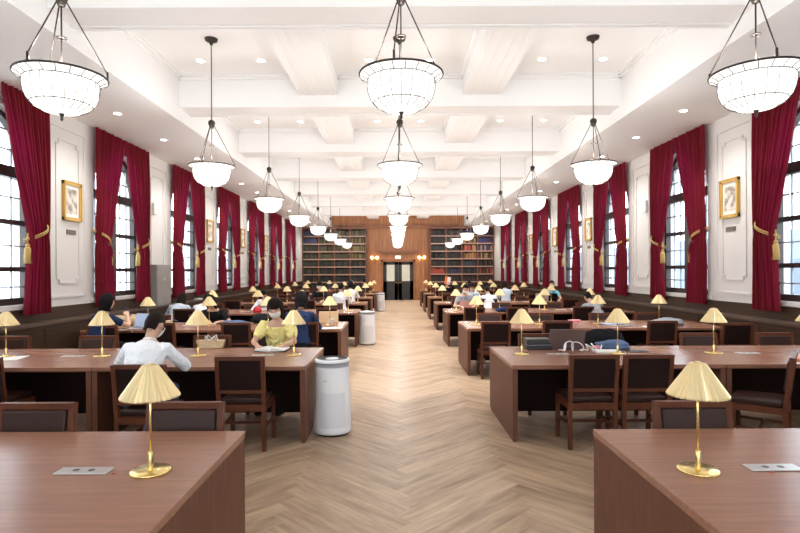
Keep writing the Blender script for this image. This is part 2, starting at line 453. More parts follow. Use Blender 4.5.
# wainscot, ledge
TR = 0
def trim(mb, mtl, bevel=0):
    global TR; TR += 1
    return struct(mb.build('trim_%d' % TR, mtl, bevel=bevel))
for s in (-1, 1):
    m = MB(); a, b = s * HW, s * (HW - .04); m.box(min(a, b), max(a, b), YB, YE - .5, .93, 1.13); trim(m, M['panel_wood'])
    m = MB(); a, b = s * HW, s * (HW - .27); m.box(min(a, b), max(a, b), YB, YE - .5, 0, .90)
    for k in range(22):
        y = YB + 1.1 + k * 1.6
        if y > YE - 1: break
        a, b = s * (HW - .27), s * (HW - .28); m.box(min(a, b), max(a, b), y - .72, y + .72, .12, .84)
    trim(m, M['panel_wood'])
    m = MB(); a, b = s * (HW - .04), s * (HW - .31); m.box(min(a, b), max(a, b), YB, YE - .5, .90, .935); trim(m, M['ledge_wood'])
    # moulded panels on the piers
    for k in range(2, 9):
        yc = WFAR[k] + .67 if k < 8 else WFAR[k] + .75
        m = MB()
        def strip(pts, w=.022, d=.018):
            for i in range(len(pts)):
                p, q = pts[i], pts[(i + 1) % len(pts)]
                m.bar((s * (HW - d / 2), p[0], p[1]), (s * (HW - d / 2), q[0], q[1]), w, d, up=(1, 0, 0))
        w = .47
        strip([(yc - w, 1.28), (yc + w, 1.28), (yc + w, 4.02), (yc - w, 4.02)], .035, .022)
        w = .31; z0, z1, nn = 1.50, 3.82, .07
        strip([(yc - w + nn, z0), (yc + w - nn, z0), (yc + w - nn, z0 + nn), (yc + w, z0 + nn), (yc + w, z1 - nn), (yc + w - nn, z1 - nn), (yc + w - nn, z1),
               (yc - w + nn, z1), (yc - w + nn, z1 - nn), (yc - w, z1 - nn), (yc - w, z0 + nn), (yc - w + nn, z0 + nn)])
        trim(m, M['plaster'])

# ------------------------------------------------------------------ ceiling
BEAMS = [6.43 + 3.55 * k for k in range(-3, 7)]    # far edge of each cross beam
m = MB()
m.box(-HW - .35, HW + .35, YB - .3, YE + .3, CEIL, 5.4)
for s in (-1, 1):
    a, b = s * INX, s * (HW + .35); m.box(min(a, b), max(a, b), YB - .3, YE + .3, SOFF, CEIL + .1)
    a, b = s * INX, s * (INX - .04); m.box(min(a, b), max(a, b), YB, YE, SOFF + .0, SOFF + .05)
for yb in BEAMS:
    m.box(-INX - .01, INX + .01, yb - .57, yb, BEAM, CEIL + .1)
    for q in (.05, .13): m.box(-INX, INX, yb - q - .02, yb - q + .02, BEAM - .014, BEAM + .02)
ylist = [YB] + BEAMS + [YE]
for i in range(len(ylist) - 1):
    y0 = ylist[i]; y1 = ylist[i + 1] - (.57 if i < len(ylist) - 2 else 0)
    for s in (-1, 1):
        m.box(s * 1.41 - .33, s * 1.41 + .33, y0 - .02, y1 + .02, LBEAM, CEIL + .1)
        for q in (-.22, -.08, .08, .22): m.box(s * 1.41 + q - .012, s * 1.41 + q + .012, y0 - .02, y1 + .02, LBEAM - .012, LBEAM + .02)
    for (xa, xb) in ((-INX, -1.71), (-1.11, 1.11), (1.71, INX)):
        for e, dz in ((.09, .03), (.05, .07)):
            m.box(xa, xb, y0, y0 + e, CEIL - dz, CEIL + .01); m.box(xa, xb, y1 - e, y1, CEIL - dz, CEIL + .01)
            m.box(xa, xa + e, y0, y1, CEIL - dz, CEIL + .01); m.box(xb - e, xb, y0, y1, CEIL - dz, CEIL + .01)
struct(m.build('ceiling', M['ceiling']))

# ------------------------------------------------------------------ far wall
m = MB()
yw = YE
m.box(-HW - .35, HW + .35, YE + .02, YE + .35, 0, 5.4)
struct(m.build('wall_far', M['plaster']))
m = MB()
def fwbox(x0, x1, d, z0, z1, back=0.0): m.box(x0, x1, yw - d, yw + .03, z0, z1)
m.box(-1.80, -.88, yw - .05, yw + .03, 0, 5.0); m.box(.88, 1.80, yw - .05, yw + .03, 0, 5.0)
m.box(-.88, .88, yw - .05, yw + .03, 2.24, 5.0)
m.box(-INX, -1.8, yw - .05, yw + .03, 4.18, 5.0); m.box(1.8, INX, yw - .05, yw + .03, 4.18, 5.0)
bt = MB()
x = -INX + .1
while x < INX - .1:
    bt.box(x - .018, x + .018, yw - .062, yw - .05, 4.38, 5.0)
    if abs(x) < 1.75: bt.box(x - .012, x + .012, yw - .062, yw - .05, 2.95 if abs(x) < 1.3 else .2, 4.15)
    x += .22
trim(m, M['far_wood']); trim(bt, M['far_trim'])
m = MB()
m.box(-INX, INX, yw - .20, yw - .05, 4.20, 4.34); m.box(-INX, INX, yw - .14, yw - .05, 4.12, 4.20); m.box(-INX, INX, yw - .24, yw - .05, 4.30, 4.34)
m.box(-1.22, 1.22, yw - .24, yw - .05, 2.80, 2.88); m.box(-1.15, 1.15, yw - .17, yw - .05, 2.68, 2.80)
for s in (-1, 1):
    m.box(s * .94 - .06, s * .94 + .06, yw - .10, yw - .05, 0, 2.35)
    m.box(s * 1.72 - .08, s * 1.72 + .08, yw - .11, yw - .05, 0, 4.12)
m.box(-1.0, 1.0, yw - .10, yw - .05, 2.22, 2.35)
trim(m, M['far_trim'])
m = MB(); m.box(-1.75, -1.1, yw - .09, yw - .05, 0, .18); m.box(1.1, 1.75, yw - .09, yw - .05, 0, .18); m = struct(m.build('baseboard_far', M['far_trim']))
# double door
root = None
for n, s in ((1, -1), (2, 1)):
    f = MB(); xa, xb = (-.87, -.01) if s < 0 else (.01, .87)
    y0, y1 = yw - .04, yw + .02
    f.box(xa, xa + .20, y0, y1, .02, 2.22); f.box(xb - .20, xb, y0, y1, .02, 2.22)
    f.box(xa, xb, y0, y1, .02, 1.10); f.box(xa, xb, y0, y1, 2.06, 2.22)
    f.box(xa + .22, xb - .22, y0 - .012, y0, .25, .95)
    d = struct(f.build('door_%d' % n, M['door_black']))
    g = MB(); g.box(xa + .2, xb - .2, yw - .02, yw, 1.10, 2.06); g.build('door_pane', M['frosted'], d)
    h = MB(); hx = -.09 if s < 0 else .09; h.tube([(hx, y0, 1.02), (hx, y0 - .05, 1.02), (hx + s * .11, y0 - .055, 1.02)], .013, 8); h.ball((hx, y0 - .004, 1.02), (.03, .01, .03)); h.build('door_handle', M['brass'], d)
# exit sign above door
e = empty('exit_sign', (0, yw - .05, 2.40), 0, 'small lit sign box mounted over the black double door', 'sign')
m = MB(); m.box(-.15, .15, -.06, 0, 0, .17); m.build('housing', M['white_plastic'], e, .006)
m = MB(); m.box(-.14, .14, -.065, -.06, .01, .16); m.build('sign_face', M['exit_glow'], e)
m = MB(); m.box(.03, .10, -.068, -.065, .03, .14); m.ball((-.03, -.067, .125), (.012, .002, .012)); m.bar((-.03, -.067, .11), (-.045, -.067, .07), .018, .003)
m.bar((-.045, -.067, .07), (-.07, -.067, .035), .012, .003); m.bar((-.045, -.067, .07), (-.015, -.067, .04), .012, .003); m.build('sign_symbol', M['exit_green'], e)
# sconces
for s in (-1, 1):
    r = empty('wall_sconce', (s * 1.36, yw - .05, 2.44), 0, 'twin-globe brass wall sconce on oak panelling %s of the black door' % ('left' if s < 0 else 'right'), 'wall lamp', 'sconces either side of the door')
    m = MB(); m.ball((0, 0, -.02), (.05, .02, .09)); 
    for q in (-1, 1): m.tube([(0, -.02, -.05), (q * .07, -.07, -.11), (q * .14, -.10, -.10), (q * .15, -.10, -.04)], .010, 8)
    m.build('bracket', M['brass'], r)
    for q in (-1, 1):
        m = MB(); m.lathe([(.02, -.05), (.055, -.02), (.07, .03), (.06, .08), (.035, .10), (.0, .10)], 16, (q * .15, -.10, 0)); m.build('lamp_shade', M['sconce_glow'], r)

# bookcases
BX = {}
def bookcase(s):
    x0, x1 = (-5.48, -1.82) if s < 0 else (1.82, 5.48)
    yf, yk = yw - .42, yw - .05
    r = empty('bookcase', ((x0 + x1) / 2, yf, 0), 0, 'tall built-in wooden bookcase filling the far wall %s of the door' % ('left' if s < 0 else 'right'), 'bookcase', 'bookcases on the far wall')
    cx = (x0 + x1) / 2
    w = (x1 - x0)
    L = lambda x: x - cx
    d = yk - yf
    bs = MB(); bs.box(-w / 2, w / 2, -.06, d, 0, .61); bs.box(-w / 2, w / 2, -.10, d, .61, .65)
    for k in range(4):
        a = -w / 2 + k * w / 4; bs.box(a + .06, a + w / 4 - .06, -.075, -.06, .10, .56)
    bs.build('base_cabinet', M['case_wood'], r)
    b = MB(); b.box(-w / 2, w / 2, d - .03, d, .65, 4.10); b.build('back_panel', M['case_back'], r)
    for k in range(5):
        u = MB(); xx = -w / 2 + .03 + k * (w - .06) / 4; u.box(xx - .03, xx + .03, -.005, d - .03, .65, 4.10); u.build('upright', M['case_wood'], r)
    zs = [.653 + .437 * i for i in range(8)]
    t = MB(); t.box(-w / 2, w / 2, -.04, d, 4.10, 4.20); t.build('cornice', M['case_wood'], r)
    for i, z in enumerate(zs[:]):
        if i: 
            sh = MB(); sh.box(-w / 2 + .05, w / 2 - .05, 0.005, d - .03, z - .035, z)
            o = sh.build('shelf', [M['case_wood'], ], r)
            eg = MB(); eg.box(-w / 2 + .05, w / 2 - .05, -.014, .005, z - .07, z); eg.build('shelf_edge', M['shelf_edge'], o)
    # compartments: returns list
    out = []
    for c in range(4):
        for i in range(8):
            if i == 7 : top = 4.10
            else: top = zs[i + 1] - .07
            xx = cx - w / 2 + .03 + c * (w - .06) / 4 + .035
            out.append((c, i, xx, xx + (w - .06) / 4 - .07, zs[i], top, yf))
    return out
M['shelf_edge'] = mat('pale_shelf_edge', (0.40, 0.24, 0.175), 0.4)
comp = {-1: bookcase(-1), 1: bookcase(1)}
rb = random.Random(3)
def palette(s, c, i):
    lv = 7 - i        # 0 = top shelf
    if s < 0:
        if c == 0 and lv < 2: return [2, 2, 2, 9]
        if c == 0: return [1, 1, 0]
        if lv == 2 and c == 3: return [8, 8, 0]
        if lv >= 4: return [1, 1, 0, 3] if lv < 6 else [1, 9, 3, 3]
        return [0, 0, 1, 0, 8]
    if c >= 2:
        if lv in (0,): return [5, 5, 3]
        if lv == 1: return [8, 6, 7] if c == 2 else [5, 5, 2]
        if lv == 2: return [4, 4, 4, 6] if c == 2 else [5, 2, 6]
        if lv == 3: return [6, 6, 8, 4] if c == 2 else [6, 8, 7]
        if lv == 4: return [9, 9, 1] if c == 2 else [7, 3, 1]
        if lv == 5: return [7, 3, 9] if c == 2 else [7, 7, 4]
        return [7, 3, 7]
    if lv == 5: return [4, 4, 4] if c == 0 else [5, 9, 3]
    return [3, 3, 1, 7, 3]
book_mesh = {}
def book_m(mi, w, h, d):
    key = (mi, round(w, 3), round(h, 2), round(d, 2))
    if key not in book_mesh:
        b = MB(); w_, h_, d_ = key[1:]; 
        b.box(-w_ / 2, w_ / 2, 0, d_, 0, h_)
        for z in (.12, .8): b.box(-w_ / 2 - .0005, w_ / 2 + .0005, -.003, .0, h_ * z, h_ * z + .012)
        book_mesh[key] = b.mesh('book', BOOKM[mi])
    return book_mesh[key]
nb = 0
rests = {-1: {}, 1: {}}
SHN = ['lowest', 'second-lowest', 'third-lowest', 'fourth-lowest', 'fourth-highest', 'third-highest', 'second-highest', 'top']
for s in (-1, 1):
    for (c, i, xa, xb, z0, z1, yf) in comp[s]:
        pal = palette(s, c, i)
        single = (c in (1, 2) and i in (2, 3, 4)) or (c == 2 and i == 5) or (c == 3 and i in (3, 4, 5)) 
        x = xa + .004; q = 0
        while True:
            w = rb.choice([.055, .065, .075]); h = rb.choice([.27, .285, .30, .315]); d = .24
            if x + w > xb: break
            if rb.random() < .03: x += w; continue
            mi = rb.choice(pal)
            if single and nb < 290:
                o = bpy.data.objects.new('book', book_m(mi, w - .002, h, d)); col.objects.link(o)
                o.location = (x + w / 2, yf + .035, z0)
                tag(o, '%s bound volume, %s from left, %s shelf, %s bay of %s bookcase' % (BOOKN[mi], NTH[q], SHN[i], NTH[c], 'left' if s < 0 else 'right'), 'book', 'books on the %s bookcase' % ('left' if s < 0 else 'right'))
                nb += 1
            else:
                rests[s].setdefault(mi, []).append((x, x + w - .002, yf + .035, yf + .27, z0, z0 + h))
            x += w; q += 1
for side, rest in rests.items():
    b = MB(); mats = []
    for k, (mi, L) in enumerate(sorted(rest.items())):
        b.cur = k; mats.append(BOOKM[mi])
        for (x0, x1, y0, y1, z0, z1) in L: b.box(x0, x1, y0, y1, z0, z1)
    o = b.build('books', mats); tag(o, 'remaining rows of bound volumes filling the far bookcase %s of the door' % ('left' if side < 0 else 'right'), 'books'); o['kind'] = 'stuff'

# outside: neighbouring building beyond the right windows and ground
m = MB(); m.box(-60, 60, -40, 80, -1.4, -1.3); struct(m.build('ground', M['ground']))
r = empty('neighbouring_building', (16, 14, -1.3), 0, 'pale building seen outside through the right windows', 'building')
m = MB(); m.box(0, 6, -30, 34, 0, 4.6); m.build('facade', M['outside'], r)
for k in range(14):
    m = MB(); y = -26 + k * 4.2; m.box(-.03, .05, y, y + 2.6, 1.2, 3.4); w_ = m.build('window', M['outside_glass'], r)

# ------------------------------------------------------------------ curtains
def drape_mesh(side, sgn):
    """drape hangs in the y-z plane; local origin at outer top edge on the wall line, sgn=+1: outer edge at far side (cloth extends to -y)"""
    m = MB(); NZ, NY = 44, 84
    top, bot, tie = SOFF - .015, 1.06, 2.22
    vs = []
    for i in range(NZ + 1):
        z = top + (bot - top) * i / NZ
        if z > tie:
            t = (z - tie) / (top - tie); wdt = .42 + (1.015 - .42) * (t ** .95)
            amp = .028 + .014 * (1 - t) * 0
        else:
            t = (tie - z) / (tie - bot); wdt = .42 + .13 * (t ** .7); amp = .045
        amp = .030 + .022 * (1 - min(1, (wdt - .42) / .68))
        for k in range(NY + 1):
            u = k / NY
            uu = u + .012 * math.sin(5 * u + z * 1.3)
            y = -sgn * wdt * uu
            ph = 2 * PI * 10.5 * u + .5 * math.sin(z * 1.1 + 6 * u)
            x = .10 + amp * math.sin(ph) + .012 * math.sin(ph * .37 + z * 2)
            if abs(z - tie) < .12: x -= .02 * (1 - abs(z - tie) / .12) * math.sin(ph)
            vs.append((side * -x, y, z))
    fs = [(i * (NY + 1) + k, i * (NY + 1) + k + 1, (i + 1) * (NY + 1) + k + 1, (i + 1) * (NY + 1) + k) for i in range(NZ) for k in range(NY)]
    m.add(vs, fs, True)
    return m.mesh('curtain', M['velvet'])
def tie_meshes(side, sgn):
    m = MB(); z = 2.22
    pts = []
    for k in range(15):
        t = k / 14; a = PI * t
        pts.append((side * -(.02 + .19 * math.sin(a)), -sgn * (-.02 + .47 * t), z + .22 - .30 * t))
    m.tube(pts, .012, 8)
    m.tube([(p[0], p[1] + .004, p[2] - .028) for p in pts], .009, 8)
    t = MB(); c = (side * -.10, -sgn * .47, z - .04)
    t.tube([(c[0], c[1], z + .02), (c[0], c[1], z - .14)], .010, 8)
    t.ball((c[0], c[1], z - .16), (.028, .028, .028)); t.ball((c[0], c[1], z - .06), (.024, .024, .024))
    t.lathe([(.0, z - .18), (.028, z - .18), (.042, z - .21), (.045, z - .28), (.052, z - .42), (.0, z - .42)], 20, (c[0], c[1], 0), .05)
    return m.mesh('tieback', M['gold_rope']), t.mesh('tassel', M['gold_rope'])
for side in (-1, 1):
    for sgn in (-1, 1):
        cm = drape_mesh(side, sgn); tm, sm = tie_meshes(side, sgn)
        for k in range(2, 9):
            if k == 2 and sgn < 0: continue
            ye = WFAR[k] if sgn > 0 else WFAR[k] - 2.01
            o = bpy.data.objects.new('curtain', cm); col.objects.link(o); o.location = (side * (HW - .012), ye, 0)
            tag(o, 'crimson velvet curtain at the %s window on the %s wall, its %s drape' % (NTH[k - 2], 'left' if side < 0 else 'right', 'farther' if sgn > 0 else 'nearer'), 'curtain', 'crimson curtains')
            t = bpy.data.objects.new('tieback', tm); col.objects.link(t); t.parent = o
            q = bpy.data.objects.new('tassel', sm); col.objects.link(q); q.parent = t

# ------------------------------------------------------------------ pictures and plaques
def picture(side, k, big):
    y = WFAR[k] + .76
    r = empty('framed_picture', (side * (HW - .0), y, 2.85), 0, 'gilt-framed portrait print on the %s wall pier after the %s window' % ('left' if side < 0 else 'right', NTH[k - 2]), 'picture', 'gilt framed pictures')
    w, h, t = .25, .325, .058
    f = MB()
    def bx(mb, xa, xb, y0, y1, z0, z1):
        a, b = -side * xa, -side * xb; mb.box(min(a, b), max(a, b), y0, y1, z0, z1)
    bx(f, 0, .045, -w, w, h - t, h); bx(f, 0, .045, -w, w, -h, -h + t); bx(f, 0, .045, -w, -w + t, -h, h); bx(f, 0, .045, w - t, w, -h, h)
    bx(f, .045, .055, -w, w, h - .02, h); bx(f, .045, .055, -w, w, -h, -h + .02); bx(f, .045, .055, -w, -w + .02, -h, h); bx(f, .045, .055, w - .02, w, -h, h)
    f.build('frame', M['gold_frame'], r, .004)
    p = MB(); bx(p, .005, .018, -w + t, w - t, -h + t, h - t); p.build('mount', M['paper'], r)
    p = MB(); bx(p, .018, .021, -w + t + .045, w - t - .045, -h + t + .06, h - t - .06); p.build('print', M['print'], r)
    q = MB(); bx(q, 0, .012, -.13, .13, -.04, .04); 
    o = q.build('plaque', M['plaque'], None, .003); o.location = (side * HW, y, 2.34)
    tag(o, 'small metal caption plaque under the picture after the %s %s window' % (NTH[k - 2], 'left' if side < 0 else 'right'), 'plaque', 'caption plaques')
for side in (-1, 1):
    for k in (2, 4, 5, 6): picture(side, k, True)
    q = MB(); a, b = side * HW, side * (HW - .07); q.box(min(a, b), max(a, b), -.07, .07, 0, .26)
    o = q.build('wall_speaker', M['plaster'], None, .012); o.location = (0, WFAR[3] + .45, 2.95)
    tag(o, 'small white box mounted high on the %s wall pier after the second window' % ('left' if side < 0 else 'right'), 'wall box')
# grey cabinet on the left ledge
r = empty('metal_cabinet', (-HW + .14, 12.1, .935), 0, 'grey metal cabinet standing on the left ledge between second and third windows', 'cabinet')
m = MB(); m.box(-.12, .12, -.36, .36, 0, .90); m.build('cabinet_body', M['cabinet_grey'], r, .008)
m = MB(); m.box(.12, .128, -.33, .33, .46, .87); m.build('door', M['cabinet_grey'], r, .003)
m = MB(); m.box(.12, .128, -.33, .33, .03, .43); m.build('door', M['cabinet_grey'], r, .003)
m = MB(); m.box(.128, .135, -.05, .05, .55, .62); m.build('label_plate', M['steel'], r)
m = MB(); m.lathe([(0, 0), (.11, 0), (.12, .012), (.10, .025), (0, .03)], 24); o = m.build('tray', M['dark_plastic']); o.location = (-HW + .17, 7.05, .935)
tag(o, 'flat round black tray on the left wall ledge near the first curtain', 'tray')

# ------------------------------------------------------------------ downlights
def downlight():
    r = empty('recessed_downlight'); tag(r, 'x', 'ceiling light', 'recessed downlights')
    m = MB(); m.lathe([(.055, -.003), (.085, -.006), (.09, 0)], 24); m.build('trim_ring', M['white_plastic'], r)
    m = MB(); m.add([(.058 * math.cos(2 * PI * k / 20), .058 * math.sin(2 * PI * k / 20), -.004) for k in range(20)], [tuple(range(19, -1, -1))]); m.build('lens', M['down_glow'], r)
    return Proto(r)
dl = downlight()
for side in (-1, 1):
    for k in range(15):
        y = 5.34 + 1.775 * k
        if y > YE - .6: break
        dl.put((side * 4.62, y, SOFF - .001), 0, 'round recessed downlight in the %s side soffit, %s from the camera end' % ('left' if side < 0 else 'right', NTH[k]))
        if k % 2 == 0:
            L = bpy.data.lights.new('downlight_beam', 'SPOT'); L.energy = SPOT * 2; L.spot_size = 2.3; L.spot_blend = 1; L.color = (1, .98, .95); L.shadow_soft_size = .06
            lo = bpy.data.objects.new('downlight_beam', L); col.objects.link(lo); lo.location = (side * 4.62, y, SOFF - .03)
NAMEX = ['outer left', 'inner left', 'left centre', 'right centre', 'inner right', 'outer right']
for k in range(7):
    y = 8.73 + 3.55 * k
    for i, x in enumerate((-3.2, -2.23, -.50, .48, 2.27, 3.25)):
        if y >= YE - .5: continue
        if True:
            L = bpy.data.lights.new('downlight_beam', 'SPOT'); L.energy = 330 if i in (2, 3) else 150; L.spot_size = 1.3; L.spot_blend = .8; L.color = (1, .98, .95); L.shadow_soft_size = .05
            lo = bpy.data.objects.new('downlight_beam', L); col.objects.link(lo); lo.location = (x, y, CEIL - .03)
        dl.put((x, y, CEIL - .001), 0, 'round recessed downlight in the %s ceiling bay, %s of six across' % (NTH[k], NAMEX[i]))

# ------------------------------------------------------------------ pendants
def pendant():
    r = empty('pendant_lamp'); tag(r, 'x', 'pendant lamp', 'glass bowl pendants')
    # local z=0 at rim height; ceiling at CEIL - 3.2
    H = CEIL - 3.2
    m = MB(); m.lathe([(0, H - .09), (.02, H - .09), (.03, H - .06), (.085, H - .035), (.095, H)], 20); m.build('canopy', M['bronze'], r)
    m = MB(); m.tube([(0, 0, H - .06), (0, 0, .64)], .007, 6); m.build('cord', M['bronze'], r)
    m = MB(); m.lathe([(0, .55), (.025, .55), (.035, .58), (.05, .62), (.045, .65), (.02, .67), (0, .68)], 16); m.build('hub', M['bronze'], r)
    m = MB(); m.tube([(0, 0, .56), (0, 0, -.05)], .006, 6)
    ring = [(.035 * math.cos(a), .035 * math.sin(a), .30) for a in [2 * PI * k / 12 for k in range(12)]]; m.tube(ring, .006, 6, closed=True)
    m.build('stem', M['bronze'], r)
    for k in range(3):
        a = 2 * PI * k / 3 + .35
        m = MB(); e = (.318 * math.cos(a), .318 * math.sin(a), .0)
        m.tube([(.03 * math.cos(a), .03 * math.sin(a), .60), (e[0], e[1], .06)], .0055, 6); m.tube([(e[0], e[1], .07), (e[0], e[1], 0)], .010, 6)
        m.build('rod', M['bronze'], r)
    prof = [(.262, -.040), (.263, -.085), (.256, -.135), (.236, -.190), (.195, -.240), (.13, -.275), (.05, -.290), (0, -.292)]
    m = MB(); m.lathe(prof, 40); b = m.build('glass_bowl', M['bowl'], r)
    m = MB()
    n = 20
    for k in range(n):
        a = 2 * PI * k / n
        m.tube([((p + .003) * math.cos(a), (p + .003) * math.sin(a), z - .003) for p, z in prof[:-2]], .0026, 4)
    for (rr, z) in ((.216, -.222),): m.tube([(rr * math.cos(2 * PI * k / 32), rr * math.sin(2 * PI * k / 32), z) for k in range(32)], .0035, 4, closed=True)
    m.build('leading', M['bronze'], b)
    m = MB(); m.lathe([(.262, -.045), (.285, -.025), (.322, -.008)], 40); rg = m.build('glass_rim', M['bowl_rim'], r)
    m = MB(); 
    for k in range(n):
        a = 2 * PI * k / n + .1; m.tube([(.264 * math.cos(a), .264 * math.sin(a), -.046), (.287 * math.cos(a), .287 * math.sin(a), -.027), (.32 * math.cos(a), .32 * math.sin(a), -.01)], .0032, 4)
    m.tube([(.264 * math.cos(2 * PI * k / 32), .264 * math.sin(2 * PI * k / 32), -.045) for k in range(32)], .004, 4, closed=True)
    m.build('leading', M['bronze'], rg)
    m = MB(); m.tube([(.325 * math.cos(2 * PI * k / 40), .325 * math.sin(2 * PI * k / 40), 0) for k in range(40)], .0085, 8, closed=True); m.build('rim_ring', M['bronze'], r)
    m = MB(); m.lathe([(.0, -.287), (.022, -.290), (.014, -.307), (.008, -.32), (.012, -.335), (0, -.355)], 12); m.build('finial', M['bronze'], r)
    L = bpy.data.lights.new('pendant_bulb', 'POINT'); L.energy = BULB; L.color = (1, .98, .955); L.shadow_soft_size = .10
    lo = bpy.data.objects.new('pendant_bulb', L); col.objects.link(lo); lo.parent = r; lo.location = (0.0, 0, .10)
    return Proto(r)
pd = pendant()
for (x, nm) in ((-2.75, 'left row'), (-.02, 'centre row'), (2.79, 'right row')):
    for k in range(-1, 8):
        y = 4.36 + 3.55 * k - (.09 if k == 0 else 0)
        if y > YE - 1.5: continue
        if k < 0: lab = 'glass bowl pendant lamp hanging in the %s, behind the camera end' % nm
        else: lab = 'lit glass bowl pendant lamp hanging in the %s, %s from the camera end' % (nm, NTH[k])
        if k == 0: lab = 'largest-looking lit glass bowl pendant, at the camera end of the %s' % nm
        xx = x + ({-2.75: .06, -.02: -.01, 2.79: -.04}[x] if k == 0 else 0)
        pd.put((xx, y, 3.2), .1 * k, lab)

# ------------------------------------------------------------------ desks
def desk():
    r = empty('desk'); tag(r, 'x', 'desk', 'reading desks')
    W, D = 2.066, DEPTH
    m = MB(); m.box(0, W, 0, D, .712, .75); m.build('desk_top', M['desk_top'], r, .004)
    m = MB(); m.box(.05, W - .05, .012, .04, .702, .713); m.build('apron', M['desk_wood'], r)
    m = MB(); m.box(.05, W - .05, D - .04, D - .012, .702, .713); m.build('apron', M['desk_wood'], r)
    for x in (0.002, W - .052):
        m = MB(); m.box(x, x + .05, .008, D - .008, .03, .712); m.box(x + .008, x + .042, .03, D - .03, .0, .03); m.build('end_panel', M['desk_wood'], r)
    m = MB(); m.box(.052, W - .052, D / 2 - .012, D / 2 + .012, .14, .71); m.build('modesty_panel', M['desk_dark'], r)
    return Proto(r)
dk = desk()
DX = {}
for k, yb in enumerate(ROWB):
    for s in (-1, 1):
        for q in range(2):
            inner = (1.04 if s > 0 else .96) + q * 2.07 + ((.010 if s > 0 else -.015) if k == 0 else 0)
            x0 = inner if s > 0 else -inner - 2.066
            pos = 'beside the central aisle' if q == 0 else 'against the %s wall ledge' % ('left' if s < 0 else 'right')
            dk.put((x0, yb - DEPTH, 0), 0, 'long reddish-brown wooden reading desk, %s row on the %s, %s' % (ORD[k], 'left' if s < 0 else 'right', pos))

# power outlet plates
def outlet():
    r = empty('outlet_plate'); tag(r, 'x', 'power outlet', 'desk outlet plates')
    m = MB(); m.box(-.120, .120, -.042, .042, 0, .006); m.build('plate', M['steel'], r, .003)
    m = MB()
    for x in (-.035, .035): m.add([(x + .016 * math.cos(2 * PI * i / 14), .016 * math.sin(2 * PI * i / 14), .0068) for i in range(14)], [tuple(range(14))])
    m.build('socket', M['dark_plastic'], r)
    return Proto(r)
ol = outlet()
def desk_lamp():
    r = empty('desk_lamp'); tag(r, 'x', 'desk lamp', 'brass desk lamps')
    m = MB(); m.lathe([(0, 0), (.086, 0), (.089, .003), (.089, .008), (.085, .012), (0, .012)], 32); m.build('base', M['brass'], r)
    m = MB(); m.tube([(0, 0, .01), (0, 0, .47)], .0058, 10); m.lathe([(.0125, .012), (.0125, .085), (.009, .092), (.0055, .094)], 14); m.build('pole', M['brass'], r)
    m = MB(); m.lathe([(.124, .345), (.127, .342), (.127, .347), (.034, .488), (.030, .490)], 64, pleat=.030, smooth=False); m.lathe([(0, .484), (.030, .490)], 20); m.lathe([(.0, .488), (.012, .488), (.012, .496), (0, .497)], 12)
    m.build('lamp_shade', M['brass_shade'], r)
    return Proto(r)
lp = desk_lamp()
for k, yb in enumerate(ROWB):
    for s in (-1, 1):
        for q in range(4):
            if k == 0 and q > 1: continue
            off = (1.29 if s > 0 else 1.20) + 1.05 * q
            dy = .69 if k == 0 else .61
            if k == 0: dy = 3.13 - (2.49 if s < 0 else 2.47)
            where = ['nearest the aisle', 'second from the aisle', 'third from the aisle', 'nearest the wall'][q]
            x = s * off + random.uniform(-.03, .03) * (k > 1)
            lp.put((x, yb - dy + random.uniform(-.04, .04) * (k > 1), .7501), random.uniform(0, .07), 'brass lamp with pleated cone shade on %s desk row %s, %s' % (ORD[k], 'left' if s < 0 else 'right', where))
        for q in range(2):
            if k == 0 and q: continue
            off = (1.68 if s > 0 else 1.54) + 2.07 * q - (.03 if k == 0 else 0)
            if k < 7: ol.put((s * off, yb - (.63 if k == 0 else .62), .7501), 0, 'flat steel outlet plate set on %s desk row %s, %s' % (ORD[k], 'left' if s < 0 else 'right', 'aisle side' if q == 0 else 'wall side'))

# ------------------------------------------------------------------ chairs
def chair():
    r = empty('reading_chair'); tag(r, 'x', 'chair', 'wooden leather chairs')
    w = .210
    for sx in (-1, 1):      # rear leg + stile in one
        m = MB(); x = sx * w
        m.bar((x, -.215, 0), (x, -.205, .44), .036, .040, up=(0, 1, 0)); m.bar((x, -.205, .43), (x, -.262, .885), .036, .040, up=(0, 1, 0)); m.build('leg', M['chair_wood'], r)
        m = MB(); m.bar((x * .97, .20, 0), (x * .97, .195, .42), .036, .036, up=(0, 1, 0)); m.build('leg', M['chair_wood'], r)
    m = MB()
    m.box(-w, w, -.225, -.19, .37, .43); m.box(-w, w, .18, .21, .37, .43)
    for sx in (-1, 1): m.box(sx * w - .013, sx * w + .013, -.2, .2, .37, .43); m.box(sx * w - .010, sx * w + .010, -.2, .19, .20, .225)
    m.box(-w, w, -.02, .0, .20, .222)
    m.build('seat_frame', M['chair_wood'], r)
    m = MB(); m.bar((-w, -.258, .868), (w, -.258, .868), .036, .040, up=(0, 1, 0)); m.build('top_rail', M['chair_wood'], r)
    m = MB(); m.bar((-w, -.222, .555), (w, -.222, .555), .030, .034, up=(0, 1, 0)); m.build('lower_rail', M['chair_wood'], r)
    m = MB(); xs = Matrix.Translation((0, -.24, .715)) @ Matrix.Rotation(math.radians(7), 4, 'X')
    m.box(-w + .022, w - .022, .0, .035, -.14, .13, xs); m.build('back_cushion', M['leather'], r, .012)
    m = MB(); m.box(-w + .015, w - .015, -.012, .001, -.155, .145, xs); m.build('back_panel', M['leather_back'], r)
    m = MB(); m.box(-w + .008, w - .008, -.185, .215, .425, .485); m.build('seat', M['leather'], r, .018)
    return Proto(r)
ch = chair()
CH = []     # (row, side, x, near/far, origin y, rot, note)
def default_x(s, k, near):
    base = [1.62, 2.5, 3.85, 4.65] if near else [1.62, 2.5, 3.7, 4.55]
    return [b + random.uniform(-.10, .10) for b in base]
